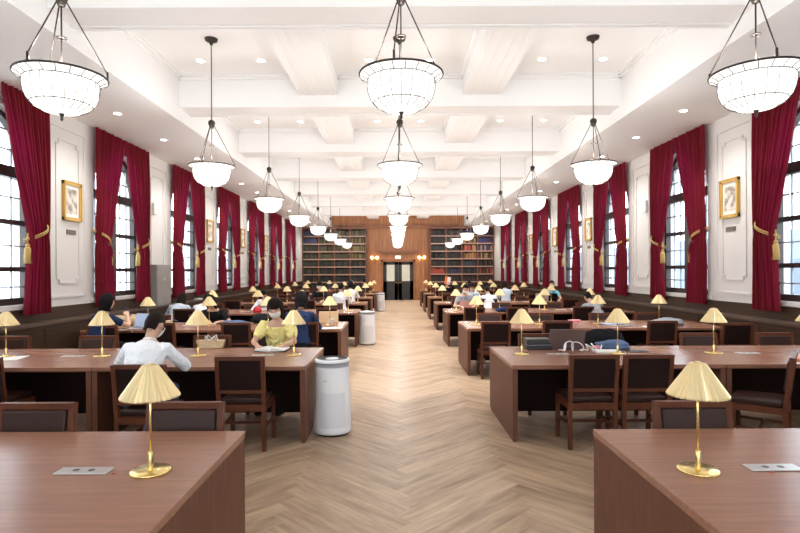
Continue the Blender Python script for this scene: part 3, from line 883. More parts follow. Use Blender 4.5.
NEAR = {(1, -1): [(1.52, 0, 0), (2.25, -.42, 0), (3.95, .02, .0), (4.62, -.1, 0)],
        (1, 1): [(1.74, 0, 0), (2.24, .0, 0), (3.32, -.17, .9), (4.6, -.05, 0)],
        (2, -1): [(1.51, 0, 0), (2.55, 0, 0), (3.72, .0, 0), (4.42, -.35, .0)],
        (2, 1): [(1.44, -.05, 0), (2.40, .02, 0), (4.0, -.02, 0), (4.88, -.45, 0)]}
FAR = {(0, -1): [(1.335, -.03, 0), (2.22, -.03, 0)], (0, 1): [(1.67, -.06, 0), (2.7, 0, 0)],
       (1, -1): [(1.62, .12, 0), (2.35, .0, 0), (3.76, 0, 0), (4.82, 0, 0)],
       (1, 1): [(1.65, 0, 0), (2.47, 0, 0), (3.64, 0, 0), (4.58, 0, 0)]}
for k, yb in enumerate(ROWB):
    for s in (-1, 1):
        for near in (True, False):
            if k == 0 and near: continue
            d = (NEAR if near else FAR).get((k, s)) or [(x, random.uniform(-.12, .06), random.uniform(-.06, .06)) for x in default_x(s, k, near)]
            for q, (x, dy, rz) in enumerate(d):
                if near: y = yb - 1.30 + dy; r = rz
                else: y = yb - .10 + dy; r = PI + rz
                wh = ['first', 'second', 'third', 'fourth'][q]
                CH.append((k, s, near, q, s * x, y, r))
                ch.put((s * x, y, 0), r, 'wooden chair with dark leather back, %s side of %s %s desk row, %s from aisle' % ('near' if near else 'far', ORD[k], 'left' if s < 0 else 'right', wh))

# ------------------------------------------------------------------ air purifiers
def purifier():
    r = empty('air_purifier'); tag(r, 'x', 'air purifier', 'white air purifiers')
    m = MB(); m.lathe([(0, .02), (.188, .02), (.197, .035), (.197, .06), (.180, .55), (.176, .690)], 48); m.build('housing', M['white_plastic'], r)
    m = MB(); m.lathe([(.176, .690), (.172, .693), (.172, .735), (.176, .737)], 48); m.build('vent_ring', M['grey_plastic'], r)
    m = MB(); m.lathe([(.176, .737), (.178, .755), (.174, .765), (.160, .768)], 48); m.build('top_rim', M['white_plastic'], r)
    m = MB(); m.lathe([(.160, .768), (.156, .760), (0, .760)], 40); t = m.build('top_grille', M['charcoal'], r)
    m = MB(); m.lathe([(.065, .761), (.065, .766), (0, .767)], 24); m.build('control_disc', M['white_plastic'], t)
    m = MB(); m.lathe([(0, 0), (.165, 0), (.165, .02)], 32); m.build('foot', M['dark_plastic'], r)
    m = MB(); vs = []
    for z in (.09, .44):
        for k in range(13):
            a = math.radians(-90 - 42 + 84 * k / 12 + 8); rr = .1985 - (z - .06) * .0347; vs.append((rr * math.cos(a), rr * math.sin(a), z))
    m.add(vs, [(k, k + 1, 14 + k, 13 + k) for k in range(12)], True); m.build('front_grille', M['mesh_grey'], r)
    m = MB(); m.box(-.07, -.03, -.187, -.180, .56, .565); m.build('status_mark', M['grey_plastic'], r)
    return Proto(r)
ap = purifier()
ap.put((-.745, 5.64, 0), 0, 'white air purifier standing nearest the camera, left of the aisle by the second desk row')
ap.put((-.755, 12.45, 0), 0, 'white air purifier standing left of the aisle, middle one of three')
ap.put((-.77, 22.9, 0), 0, 'white air purifier standing left of the aisle, farthest from the camera')

# ------------------------------------------------------------------ people
def ik(S, W, l1, l2, pole):
    S, W = Vector(S), Vector(W); d = W - S; L = min(d.length, (l1 + l2) * .985); d = d.normalized()
    a = (l1 * l1 - l2 * l2 + L * L) / (2 * L); h = math.sqrt(max(0, l1 * l1 - a * a))
    p = Vector(pole); p = (p - d * p.dot(d)).normalized()
    return S + d * a + p * h, S + d * L
def rm(mb, name, mtl, parent, voxel, smooth=6):
    o = mb.build(name, mtl, parent)
    r = o.modifiers.new('r', 'REMESH'); r.mode = 'VOXEL'; r.voxel_size = voxel; r.use_smooth_shade = True
    s = o.modifiers.new('s', 'SMOOTH'); s.factor = .5; s.iterations = smooth
    bake(o); return o
def person(label, x, y, rz, lean=18, nod=20, shirt='c_white', pants='c_black', hair='hair_black', style='short', mask=False, sleeve='long',
           wl=(-.14, .42, .79), wr=(.14, .42, .79), turn=0, vox=.011, near=False, female=False, side=0, seat=.0, arms_free=False):
    root = empty('person', (x, y, 0), rz, label, 'person')
    th = math.radians(lean); sd = math.radians(side)
    u = Vector((math.sin(sd), math.sin(th), math.cos(th))).normalized()
    X = Vector((1, 0, 0)); X = (X - u * X.dot(u)).normalized()
    P = Vector((0, -.06, .58 + seat))
    k = .93 if female else 1.0
    def sp(s): # curved spine
        return P + u * s + Vector((0, -.03 * math.sin(PI * max(0, min(1, s / .5))), 0))
    tor = [(-.10, .15, .11), (-.04, .172, .125), (.05, .160, .118), (.15, .140, .105), (.27, .155, .112), (.37, .172, .112), (.43, .165, .098), (.475, .11, .075), (.51, .056, .052)]
    def torso(mb, g, s0=-1, s1=9):
        mb.loft([(sp(s), u, X, rx * k + g, ry * k + g) for s, rx, ry in tor if s0 <= s <= s1], 20)
    hd = math.radians(lean * .55 + nod); tn = math.radians(turn)
    hu = Vector((0, math.sin(hd), math.cos(hd)))
    nb_ = sp(.48); nt_ = nb_ + (u + hu).normalized() * .10
    hc = nt_ + hu * .095 + Vector((0, .02, 0))
    HM = Matrix.Translation(hc) @ Matrix.Rotation(-tn, 4, 'Z') @ Matrix.Rotation(-hd, 4, 'X')
    arms = []
    for sg, W in ((-1, wl), (1, wr)):
        S = sp(.425) + X * sg * .165 * k
        E, Wp = ik(S, W, .285 * k, .25 * k, (sg * .8, -.1 if arms_free else -.25, -.7))
        arms.append((sg, S, E, Wp))
    legs = [(sg, P + Vector((sg * .085, .0, -.04)), Vector((sg * .11, .40, .53)), Vector((sg * .11, .36, .10)), Vector((sg * .12, .50, .045))) for sg in (-1, 1)]
    b = MB()
    torso(b, 0)
    b.tube([sp(.46), nb_, nt_, hc - hu * .03], [.06, .052 * k, .05 * k, .055], 12)
    b.ball((0, 0, 0), (.073, .092, .110), 20, 14, HM); b.ball((0, .030, -.065), (.050, .055, .050), 14, 9, HM)
    b.ball((0, .097, -.015), (.012, .016, .020), 8, 6, HM)
    for sg in (-1, 1): b.ball((sg * .077, -.005, -.01), (.010, .020, .030), 8, 6, HM)
    for sg, S, E, Wp in arms:
        b.tube([S - X * sg * .03, S, S.lerp(E, .5), E, E.lerp(Wp, .35), Wp], [.05, .052 * k, .045 * k, .038 * k, .038 * k, .026], 12)
        f = (Wp - E).normalized(); f = (f + Vector((0, 0, -.25))).normalized() if Wp.z < .85 else f
        up = Vector((0, 0, 1)); rt = f.cross(up).normalized(); dn = rt.cross(f).normalized() * -1
        if dn.z > 0: dn = -dn
        pc = Wp + f * .045
        b.loft([(Wp, f, rt, .026, .020), (Wp + f * .03, f, rt, .036, .017), (Wp + f * .075, f, rt, .041, .015), (Wp + f * .092, f, rt, .036, .012)], 12)
        fr = .0085 if vox < .008 else .011
        for q, L in enumerate((.068, .078, .072, .056)):
            o = rt * (.030 - .020 * q) * -sg
            p0 = Wp + f * .080 + o; p1 = p0 + f * L * .5 + dn * .010; p2 = p1 + f * L * .32 + dn * .022; p3 = p2 + f * L * .12 + dn * .020
            b.tube([p0, p1, p2, p3], [fr, fr, fr * .92, fr * .75], 8)
        p0 = Wp + f * .025 - rt * sg * .028; p1 = p0 - rt * sg * .026 + f * .028; p2 = p1 + f * .030 + dn * .010 + rt * sg * .004
        b.tube([p0, p1, p2], [fr * 1.3, fr * 1.1, fr * .85], 8)
    for sg, h, kn, an, toe in legs:
        b.tube([h, h.lerp(kn, .5), kn, kn.lerp(an, .4), an], [.085, .072, .055, .05, .036], 12)
    rm(b, 'body', M['skin'], root, vox)
    c = MB(); torso(c, .014, -.06 if True else 0, .44); _ = sleeve != 'puff' and c.loft([(sp(.42), u, X, .168 * k + .012, .108), (sp(.465), u, X, .125, .088), (sp(.490), u, X, .080, .070)], 20)
    for sg, S, E, Wp in arms:
        if sleeve == 'long':
            c.tube([S - X * sg * .04, S, S.lerp(E, .5), E, E.lerp(Wp, .4), E.lerp(Wp, .93)], [.062, .067, .058, .053, .050, .037], 12)
        elif sleeve == 'puff':
            c.tube([S - X * sg * .04, S + Vector((0, 0, .012)), S.lerp(E, .35), S.lerp(E, .62), S.lerp(E, .74)], [.060, .076, .078, .062, .050], 14)
        else:
            c.tube([S - X * sg * .04, S, S.lerp(E, .4), S.lerp(E, .66)], [.062, .066, .060, .056], 12)
    rm(c, 'shirt', M[shirt], root, max(vox, .009), 5)
    if sleeve == 'long':
        c = MB(); c.loft([(nb_ - u * .03, u, X, .080, .072), (nb_ + u * .012, u, X, .066, .060), (nb_ + u * .035, u, X, .060, .056)], 20); c.build('collar', M[shirt], root)
    c = MB(); torso(c, .011, -.2, .08)
    for sg, h, kn, an, toe in legs:
        c.tube([h, h.lerp(kn, .5), kn, kn.lerp(an, .4), an + Vector((0, 0, .03))], [.10, .086, .072, .064, .055], 12)
    rm(c, 'trousers', M[pants], root, max(vox, .010), 4)
    for sg, h, kn, an, toe in legs:
        c = MB(); c.loft([(an + Vector((0, -.07, -.06)), (0, 1, 0), (1, 0, 0), .03, .035), (an + Vector((0, -.03, -.055)), (0, 1, 0), (1, 0, 0), .038, .045), (an + Vector((0, .08, -.06)), (0, 1, 0), (1, 0, 0), .045, .036), (toe + Vector((0, .04, -.012)), (0, 1, 0), (1, 0, 0), .036, .022)], 12); c.build('shoe', M['dark_plastic'], root)
    # hair
    hb = MB(); vs = []; n, mm = 32, 22; sc = 1.13
    fs = []
    for i in range(mm + 1):
        p = PI / 2 - PI * i / mm
        zz, cp = math.sin(p), math.cos(p)
        for q in range(n):
            a = 2 * PI * q / n
            ca, sa = math.cos(a), math.sin(a)
            d = Vector((cp * ca, cp * sa, zz))
            nz = 1 + .04 * noise.noise(d * 5 + Vector((x, y, 0)))
            hor, zs, k = cp, 1.0, 1.12
            if style == 'short':
                out = (sa > .40 and zz < .52) or (abs(ca) > .55 and sa > -.35 and zz < -.12) or zz < -.78
                if zz < 0 and not out: hor = max(cp, .84)
            else:
                k = 1.19 if style != 'curly' else 1.26
                if style == 'curly': nz = 1 + .12 * noise.noise(d * 7 + Vector((x, y, 0)))
                out = (sa > .50 and zz < (.18 if style != 'long' else .4)) or zz < -.97
                if zz < .1 and not out: hor = max(cp, .93 - .12 * max(0, -zz)); zs = 1.22 if style != 'long' else (1.22 if zz > 0 else 2.3)
            if out: v = Vector((cp * ca * .073, cp * sa * .092 - .006, zz * .110)) * .80
            else: v = Vector((hor * ca * .073 * (1.0 if style == 'short' else 1.15), hor * sa * .092 - .010, zz * zs * .110)) * k * nz
            vs.append(v)
    fs = [(i * n + q, (i + 1) * n + q, (i + 1) * n + (q + 1) % n, i * n + (q + 1) % n) for i in range(mm) for q in range(n)]
    hb.add(vs, fs, True, HM); hb.build('hair', M[hair], root)
    if mask:
        mb = MB(); vs = []
        for i in range(9):
            p = math.radians(-2 - 62 * i / 8)
            for q in range(15):
                a = math.radians(90 - 62 + 124 * q / 14)
                bl = 1.13 + .10 * math.exp(-((q - 7) / 3.0) ** 2) * math.exp(-((i - 3) / 3.0) ** 2)
                vs.append((.073 * bl * math.cos(p) ** .5 * math.cos(a), .004 + .096 * bl * math.cos(p) ** .6 * math.sin(a), .112 * 1.05 * math.sin(p)))
        mb.add(vs, [(i * 15 + q, i * 15 + q + 1, (i + 1) * 15 + q + 1, (i + 1) * 15 + q) for i in range(8) for q in range(14)], True, HM)
        o = mb.build('face_mask', M['mask'], root); sdm = o.modifiers.new('s', 'SOLIDIFY'); sdm.thickness = .003
    fc = MB()
    for sg in (-1, 1):
        fc.ball((sg * .031, .0835, .012), (.011, .006, .0045), 8, 5, HM)
    fc.build('eyes', M['eye'], root)
    fc = MB()
    for sg in (-1, 1): fc.ball((sg * .031, .083, .032), (.017, .005, .0035), 8, 5, HM)
    fc.build('eyebrows', M[hair], root)
    if not mask:
        fc = MB(); fc.ball((0, .087, -.052), (.021, .008, .007), 10, 6, HM); fc.build('lips', M['lip'], root)
    return root
R = ROWB
F = [r - 1.40 for r in ROWB]
person('person in pale white shirt seen from behind, writing at the second left desk row', -2.38, F[1] - .25, 0, lean=27, nod=22, shirt='c_white', pants='c_denim', hair='hair_brown', mask=True, turn=12, vox=.0075, wl=(-.20, .42, .80), wr=(.17, .50, .80))
person('person in yellow puff-sleeve blouse and white face mask reading a book', -1.56, R[1] + .22, PI, lean=12, nod=24, shirt='c_yellow', pants='c_black', hair='hair_brown', style='bob', mask=True, sleeve='puff', vox=.0075, female=True, wl=(-.15, .40, .80), wr=(.16, .38, .80))
person('person in navy top lifting a blue phone beside an open laptop, left side', -4.50, F[2] - .42, -.45, lean=16, nod=4, shirt='c_navy', hair='hair_black', style='bob', sleeve='short', wl=(-.10, .46, .80), wr=(.13, .36, 1.00), turn=10, arms_free=True)
person('person in navy shirt seen from behind beside the aisle, third left desk row', -1.58, F[2] - .10, 0, lean=16, nod=16, shirt='c_navy', hair='hair_black', style='curly', sleeve='long')
person('person in black bent low over papers at the third left desk row', -3.42, R[2] + .18, PI, lean=34, nod=25, shirt='c_black', hair='hair_black', style='curly', sleeve='short', wl=(-.22, .48, .79), wr=(.05, .46, .79))
person('person in pale blue shirt with long dark hair by the left wall ledge', -4.88, F[3] - .10, 0, lean=42, nod=18, shirt='c_paleblue', hair='hair_brown', style='long')
person('person in white shirt with short brown hair near the left wall, fourth desk row', -4.38, F[3] - .08, -.1, lean=44, nod=18, shirt='c_white', hair='hair_brown')
person('person in white hunched over an open book with a red bundle, left side', -3.28, R[3] + .18, PI, lean=32, nod=34, shirt='c_white', pants='c_navy', hair='hair_black')
person('broad person in white shirt seen from behind at the fifth left desk row', -1.64, F[4] - .12, 0, lean=12, nod=12, shirt='c_white', hair='hair_black')
person('person in black wearing a white face mask at the fifth left desk row', -2.46, R[4] + .2, PI, lean=12, nod=10, shirt='c_black', hair='hair_black', mask=True, style='bob')
person('person in white shirt near the aisle, sixth left desk row, seen from behind', -1.66, F[5] - .12, 0, lean=14, nod=10, shirt='c_white', hair='hair_black', style='bob')
person('farthest person on the left, in dark top near the aisle', -1.60, F[7] - .12, 0, lean=8, nod=4, shirt='c_black', hair='hair_black')
person('person in grey shirt and white face mask facing the camera, fourth right desk row', 1.62, R[3] + .22, PI, lean=12, nod=24, shirt='c_grey', hair='hair_black', mask=True, sleeve='short', wl=(-.17, .40, .82), wr=(.17, .40, .82))
person('person in white shirt seen from behind at the sixth right desk row', 2.40, F[5] - .14, 0, lean=10, nod=6, shirt='c_white', hair='hair_black')
person('person in white shirt facing the camera behind a blue folder, fifth right desk row', 2.22, R[4] + .2, PI, lean=20, nod=26, shirt='c_white', hair='hair_brown', style='long', mask=True)
person('person in white shirt leaning forward at the fifth right desk row, seen from behind', 2.50, F[4] - .12, 0, lean=36, nod=22, shirt='c_white', hair='hair_black')
person('person in black jacket holding a book up high, right of the aisle', 1.78, R[5] + .2, PI, lean=6, nod=2, shirt='c_black', hair='hair_black', wl=(-.07, .30, 1.20), wr=(.07, .30, 1.20))
person('person in cyan shirt and white mask behind a laptop by the right wall', 4.70, R[4] + .2, PI, lean=10, nod=10, shirt='c_cyan', hair='hair_brown', mask=True, sleeve='short')
person('person in grey shirt leaning left over the fourth right desk row', 4.30, F[3] - .12, .15, lean=42, nod=20, side=-6, shirt='c_grey', hair='hair_black', wl=(-.40, .42, .79))
person('person in pale blue shirt at the sixth right desk row near the wall', 3.62, F[5] - .14, 0, lean=20, nod=10, shirt='c_paleblue', hair='hair_brown', style='bob')

# ------------------------------------------------------------------ things on the desks
def box_thing(name, label, cat, mtl, loc, rz, dims, bevel=.004, group=None):
    m = MB(); a, b, c = dims; m.box(-a / 2, a / 2, -b / 2, b / 2, 0, c); o = m.build(name, mtl, None, bevel)
    o.location = loc; o.rotation_euler = (0, 0, rz); tag(o, label, cat, group); return o
TZ = .7503
def open_book(label, x, y, rz, w=.20, h=.27, cover='leather_back', tilt=.0, z=TZ):
    r = empty('open_book', (x, y, z), rz, label, 'book')
    c = MB(); 
    for s in (-1, 1):
        c.add([(0, -h / 2, 0), (s * w, -h / 2, .010 + tilt), (s * w, h / 2, .010 + tilt), (0, h / 2, 0), (0, -h / 2, .003), (s * w, -h / 2, .013 + tilt), (s * w, h / 2, .013 + tilt), (0, h / 2, .003)],
              [(0, 1, 2, 3), (4, 7, 6, 5), (0, 4, 5, 1), (1, 5, 6, 2), (2, 6, 7, 3)])
    c.build('cover', M[cover], r)
    for s in (-1, 1):
        p = MB(); n = 8; vs = []
        for k in range(n + 1):
            t = k / n; xx = s * (w - .008) * t; zt = .006 + .028 * math.sin(PI * min(1, t * 1.0) ** .6) * (1 - .45 * t) + .013 * t + tilt * t
            vs += [(xx, -h / 2 + .006, .004 + .010 * t + tilt * t), (xx, h / 2 - .006, .004 + .010 * t + tilt * t), (xx, -h / 2 + .006, zt + .006), (xx, h / 2 - .006, zt + .006)]
        fs = []
        for k in range(n):
            a = 4 * k; fs += [(a + 2, a + 6, a + 7, a + 3), (a, a + 4, a + 6, a + 2), (a + 1, a + 3, a + 7, a + 5), (a, a + 1, a + 5, a + 4)]
        fs.append((4 * n, 4 * n + 1, 4 * n + 3, 4 * n + 2))
        p.add(vs, fs); p.build('pages', M['paper'], r)
    return r
def laptop(label, x, y, rz, lid='laptop_silver', w=.33, d=.23, ang=105, z=TZ, screen='screen'):
    r = empty('laptop', (x, y, z), rz, label, 'laptop')          # user sits on local -y, lid hinge at +y
    m = MB(); m.box(-w / 2, w / 2, -d / 2, d / 2, .002, .014); m.build('keyboard_base', M[lid], r, .004)
    m = MB(); m.box(-w / 2 + .02, w / 2 - .02, -.02, d / 2 - .03, .014, .0155); m.build('keyboard', M['dark_plastic'], r)
    a = math.radians(ang - 90); X4 = Matrix.Translation((0, d / 2, .012)) @ Matrix.Rotation(-a, 4, 'X')
    m = MB(); m.box(-w / 2, w / 2, 0, .007, 0, d, X4); l = m.build('lid', M[lid], r)
    m = MB(); m.box(-w / 2 + .008, w / 2 - .008, -.001, 0, .012, d - .008, X4); m.build('screen', M[screen], l)
    return r
open_book('thick open book being read by the person in yellow', -1.52, R[1] - .25, PI - .06, w=.185, h=.25)
box_thing('sheet_of_paper', 'white sheet of paper at the left picture edge, second desk row', 'paper', M['paper'], (-4.20, R[1] - .72, TZ), .2, (.21, .29, .002), 0)
# tote behind second row left
r = empty('tote_bag', (-2.31, R[1] - .02, TZ), .05, 'small beige handled bag on the second left desk row', 'bag')
m = MB(); m.add([(-.14, -.05, 0), (.14, -.05, 0), (.14, .05, 0), (-.14, .05, 0), (-.17, -.03, .10), (.17, -.03, .10), (.17, .03, .10), (-.17, .03, .10)], [(0, 3, 2, 1), (4, 5, 6, 7), (0, 1, 5, 4), (1, 2, 6, 5), (2, 3, 7, 6), (3, 0, 4, 7)]); m.build('bag_body', M['c_tan'], r, .01)
for yy in (-.03, .03):
    m = MB(); m.tube([(-.07, yy, .09), (-.05, yy * 1.6, .15), (.0, yy * 2, .10), (.05, yy * 1.6, .15), (.07, yy, .09)], .008, 8); m.build('handle', M['paper'], r)
for s, x, y in ((-1, -1.358, 2.47), (1, 1.60, 2.44)):
    box_thing('eraser', 'tiny red eraser on the front %s desk beside the brass lamp' % ('left' if s < 0 else 'right'), 'eraser', M['pen_red'], (x, y, TZ), .4, (.014, .007, .004), .001, 'red erasers on the front desks')
# right second row: laptop, stack, cables, pouch
laptop('large bronze laptop seen from its back on the second right desk row', 1.88, R[1] - .16, PI - .06, 'laptop_bronze', w=.40, d=.25, ang=112)
bk = bpy.context
r = empty('organizer_case', (1.56, R[1] - .22, TZ), .05, 'black boxy case beside the bronze laptop on the second right desk row', 'case')
m = MB(); m.box(-.15, .15, -.10, .10, 0, .055); m.build('case_bottom', M['dark_plastic'], r, .012)
m = MB(); m.box(-.145, .145, -.095, .095, .058, .125); m.build('case_top', M['dark_plastic'], r, .014)
m = MB(); m.tube([(-.14, -.098, .0565), (.14, -.098, .0565)], .004, 6); m.build('zip', M['grey_plastic'], r)
def cable(label, base, seed, n=26, rr=.0045, spread=.13, hgt=.11):
    rn = random.Random(seed); pts = []
    for k in range(n):
        t = k / (n - 1)
        a = t * 4 * PI
        pts.append(Vector((base[0] - spread + 2 * spread * t + .04 * math.sin(a * 1.3), base[1] + .05 * math.cos(a), base[2] + .006 + hgt * abs(math.sin(a * .75 + seed)) * (1 if .1 < t < .9 else .1))))
    sm = []
    for i in range(len(pts) - 1):
        for q in range(4):
            t = q / 4; p0 = pts[max(i - 1, 0)]; p1 = pts[i]; p2 = pts[i + 1]; p3 = pts[min(i + 2, len(pts) - 1)]
            sm.append(.5 * ((2 * p1) + (p2 - p0) * t + (2 * p0 - 5 * p1 + 4 * p2 - p3) * t * t + (3 * p1 - p0 - 3 * p2 + p3) * t ** 3))
    m = MB(); m.tube(sm, rr, 6); o = m.build('charging_cable', M['white_plastic']); tag(o, label, 'cable'); return o
cable('looped white charging cable standing up in front of the bronze laptop', (1.88, R[1] - .46, TZ), 1, rr=.006)
cable('white charging cable lying to the right of the bronze laptop', (2.12, R[1] - .42, TZ), 2, hgt=.08, spread=.10, rr=.006)
box_thing('notebook', 'closed white notebook beside the cables on the second right desk row', 'notebook', M['paper'], (2.26, R[1] - .50, TZ), -.05, (.26, .18, .02), .002)
box_thing('mouse_pad', 'flat black pad under the lamp on the second right desk row', 'pad', M['dark_plastic'], (2.62, R[1] - .45, TZ), 0, (.22, .16, .008), .003)
m = MB(); m.ball((0, 0, .025), (.06, .04, .025)); o = m.build('coin_purse', M['pink']); o.location = (2.21, R[1] - .30, TZ); tag(o, 'small pink purse beside the bronze laptop', 'purse')
def blob(name, label, cat, mtl, loc, dims, seed=0, amp=.25, rz=0):
    m = MB(); m.ball((0, 0, 0), 1, 24, 16); vs = []
    for v in m.v:
        v = Vector(v); k = 1 + amp * noise.noise(v * 1.8 + Vector((seed, 0, 0))) + amp * .4 * noise.noise(v * 5 + Vector((seed, 3, 0)))
        w = Vector((v.x * dims[0] / 2 * k, v.y * dims[1] / 2 * k, (max(v.z, -.55) * k + .55) * dims[2] / 1.55)); w.z = max(0.0, w.z); vs.append(tuple(w))
    m.v = vs; o = m.build(name, mtl); o.location = loc; o.rotation_euler = (0, 0, rz); tag(o, label, cat); return o
blob('cloth_pouch', 'crumpled blue denim pouch on the second right desk row by the lamp', 'pouch', M['c_denim'], (2.42, R[1] - .24, TZ), (.42, .22, .10), 3, .3)
# jacket over chair back
m = MB(); vs = []; n = 18
for i in range(13):
    t = i / 12 * PI; 
    for k in range(n + 1):
        uu = k / n - .5
        rr = .055 + .012 * noise.noise(Vector((uu * 9, i * .6, 1)))
        z = .885 + rr * math.sin(t); yy = -rr * math.cos(t)
        if i < 4: z = .885 - .22 * (4 - i) / 4 + .02 * noise.noise(Vector((uu * 7, i, 4))); yy = -.075 - .01 * math.sin(uu * 40)
        if i > 8: z = .885 - .30 * (i - 8) / 4 + .02 * noise.noise(Vector((uu * 7, i, 2))); yy = .075 + .01 * math.sin(uu * 40)
        z -= .10 * (abs(uu) * 2) ** 4
        vs.append((uu * .50, yy, z))
m.add(vs, [(i * (n + 1) + k, i * (n + 1) + k + 1, (i + 1) * (n + 1) + k + 1, (i + 1) * (n + 1) + k) for i in range(12) for k in range(n)], True)
o = m.build('jacket', M['c_black']); o.location = (2.47, R[1] + .155, 0); tag(o, 'black jacket draped over a chair back behind the blue pouch', 'jacket')
sdm = o.modifiers.new('s', 'SOLIDIFY'); sdm.thickness = .012
# black backpack at the left edge
r = empty('backpack', (-3.80, F[1] - .28, .0), 0, 'black backpack hanging on a chair at the left picture edge', 'backpack')
m = MB(); m.loft([((0, 0, .46), (0, 0, 1), (1, 0, 0), .13, .08), ((0, 0, .50), (0, 0, 1), (1, 0, 0), .16, .10), ((0, 0, .70), (0, 0, 1), (1, 0, 0), .16, .10), ((0, 0, .84), (0, 0, 1), (1, 0, 0), .13, .08), ((0, 0, .90), (0, 0, 1), (1, 0, 0), .07, .04)], 20); m.build('bag_body', M['c_black'], r)
m = MB(); m.loft([((0, -.09, .50), (0, 0, 1), (1, 0, 0), .11, .04), ((0, -.10, .54), (0, 0, 1), (1, 0, 0), .12, .05), ((0, -.09, .68), (0, 0, 1), (1, 0, 0), .11, .04)], 16); m.build('front_pocket', M['c_black'], r)
m = MB(); m.tube([(.05, 0, .88), (.03, 0, .93), (-.03, 0, .93), (-.05, 0, .88)], .009, 8); m.build('handle', M['c_black'], r)
# pencil case + orange book at right edge row 2
box_thing('orange_book', 'orange covered booklet at the right picture edge, second desk row', 'booklet', M['orange'], (4.02, F[1] + .32, TZ), .3, (.20, .14, .02), .002)
# row 3 left things
laptop('open silver laptop by the left wall in front of the person in navy', -4.36, F[2] + .36, -.45, 'laptop_silver')
r = empty('phone', (-4.27, F[2] - .03, 1.05), -.9, 'blue phone held up by the person in navy at left', 'phone')
m = MB(); m.box(-.036, .036, -.004, .004, -.075, .075, Matrix.Rotation(.5, 4, 'X')); m.build('phone_case', M['blue_phone'], r)
box_thing('sheet_of_paper', 'white papers lying beside the open silver laptop at left', 'paper', M['paper'], (-3.85, F[2] + .14, TZ), .1, (.34, .22, .004), 0)
box_thing('sheet_of_paper', 'white papers under the arms of the person bent low in black', 'paper', M['paper'], (-3.40, R[2] - .42, TZ), .4, (.30, .21, .006), 0)
blob('denim_jacket', 'crumpled blue denim jacket on the third left desk row', 'jacket', M['c_denim'], (-2.95, R[2] - .30, TZ), (.50, .26, .06), 8, .35)
blob('shoulder_bag', 'soft black shoulder bag on the third left desk row', 'bag', M['c_black'], (-2.50, R[2] - .18, TZ), (.34, .24, .17), 5, .25)
box_thing('paper_cup', 'small pale box beside the second lamp, third left desk row', 'box', M['c_tan'], (-3.98, R[2] - .60, TZ), .2, (.10, .08, .09), .004)
blob('tote_sack', 'slumped cream cloth bag on the desk below the grey cabinet', 'bag', M['c_tan'], (-4.85, R[2] - .25, TZ), (.75, .35, .16), 11, .35)
box_thing('storage_box', 'pale tan box on the third left desk row beside the aisle', 'box', M['c_tan'], (-1.30, R[2] - .16, TZ), .04, (.34, .05, .20), .004)
m = MB(); m.lathe([(0, 0), (.032, 0), (.042, .12), (.044, .12), (.044, .125), (0, .125)], 20); o = m.build('paper_cup', M['paper']); o.location = (-1.16, F[2] + .55, TZ); tag(o, 'white paper cup on the third left desk row', 'cup')
box_thing('sheet_of_paper', 'white papers beside the paper cup, third left desk row', 'paper', M['paper'], (-1.15, F[2] + .26, TZ), .5, (.30, .21, .005), 0)
open_book('open book in front of the person hunched in white at left', -3.28, R[3] - .30, PI, cover='c_tan')
blob('red_bundle', 'bright red cloth bundle on the fourth left desk row', 'cloth', M['red_cloth'], (-3.22, F[3] + .35, TZ), (.20, .16, .14), 15, .2)
open_book('open pages lying on the left wall ledge past the fourth window', -5.32, 14.6, .2, z=.936)
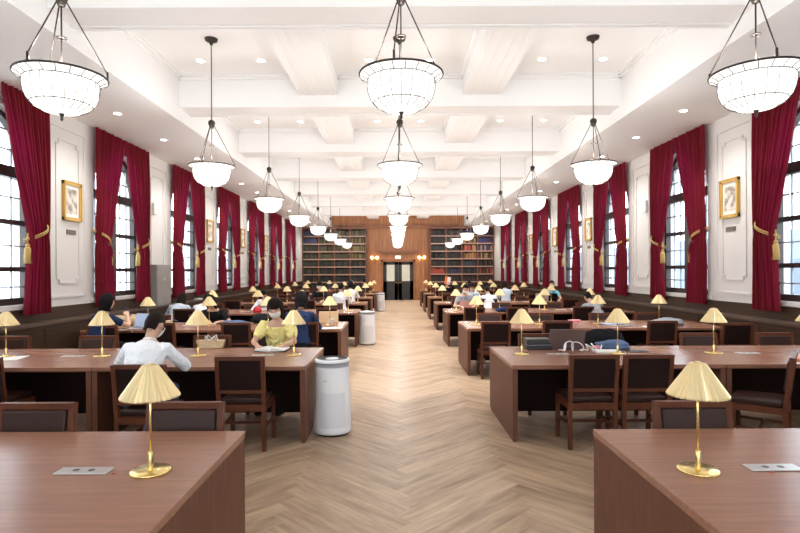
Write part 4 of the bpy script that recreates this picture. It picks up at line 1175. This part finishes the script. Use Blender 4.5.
# right side things
box_thing('folder', 'copper coloured folder propped before the person in grey and mask', 'folder', M['copper_folder'], (1.60, R[3] - .22, TZ), 0, (.34, .03, .20), .003)
box_thing('folder', 'blue folder propped before the person in white, fifth right desk row', 'folder', M['blue_folder'], (2.30, R[4] - .25, TZ), .1, (.17, .03, .22), .003)
laptop('dark laptop in front of the person in cyan by the right wall', 4.55, R[4] - .22, PI + .1, 'c_black')
laptop('silver laptop with raised lid on the sixth right desk row', 4.12, R[4] - .75, PI, 'laptop_silver', w=.38, d=.26)
blob('navy_bag', 'soft navy bag on the fourth right desk row', 'bag', M['c_navy'], (2.35, F[3] + .30, TZ), (.45, .25, .10), 21, .3)
box_thing('papers', 'white papers spread on the third right desk row near the second lamp', 'paper', M['paper'], (1.95, R[2] - .35, TZ), .2, (.34, .24, .006), 0)
blob('pencil_pouch', 'dark pencil pouch on the third right desk row', 'pouch', M['c_black'], (2.1, R[2] - .18, TZ), (.22, .10, .07), 23, .2)
blob('pink_cloth', 'small pink cloth on the third right desk row', 'cloth', M['pink'], (3.10, R[2] - .18, TZ), (.22, .14, .04), 25, .3)
r = empty('book_stack', (4.38, R[1] + .9, 0), 0)
col.objects.unlink(r); bpy.data.objects.remove(r)
laptop('closed grey laptop lying on the third right desk row near the wall', 3.60, F[2] + .45, .3, 'laptop_silver', ang=178)
blob('jacket_bundle', 'folded dark grey jacket on the third right desk row near the wall', 'jacket', M['c_grey'], (4.40, R[2] - .95, TZ), (.50, .32, .12), 31, .3)
box_thing('papers', 'white papers beside the folded grey jacket at right', 'paper', M['paper'], (4.05, F[2] + .22, TZ), -.2, (.30, .21, .004), 0)
blob('tote_bag', 'white cloth bag on the floor beside the third right desk row', 'bag', M['c_white'], (1.36, F[2] + .80, 0), (.16, .36, .22), 35, .15)
blob('tote_bag', 'white cloth bag on the floor under the fifth right desk row', 'bag', M['c_white'], (1.32, F[4] + .35, 0), (.22, .22, .25), 37, .15)
r = empty('carry_case', (-1.62, R[5] - .35, TZ), 0, 'black boxy shoulder case on the sixth left desk row', 'case')
m = MB(); m.box(-.15, .15, -.08, .08, 0, .20); m.build('case_body', M['dark_plastic'], r, .02)
m = MB(); m.tube([(-.08, 0, .195), (-.06, 0, .24), (.06, 0, .24), (.08, 0, .195)], .009, 8); m.build('handle', M['dark_plastic'], r)
r = empty('held_book', (1.78, R[5] - .12, 1.32), PI + .3, 'book with orange and white cover held up at the far right of aisle', 'book')
m = MB(); m.box(-.11, .11, -.012, .012, -.14, .14, Matrix.Rotation(-.2, 4, 'Y')); m.build('cover', M['orange'], r)
m = MB(); m.box(-.105, .02, .012, .016, -.13, .13, Matrix.Rotation(-.2, 4, 'Y')); m.build('cover_panel', M['paper'], r)
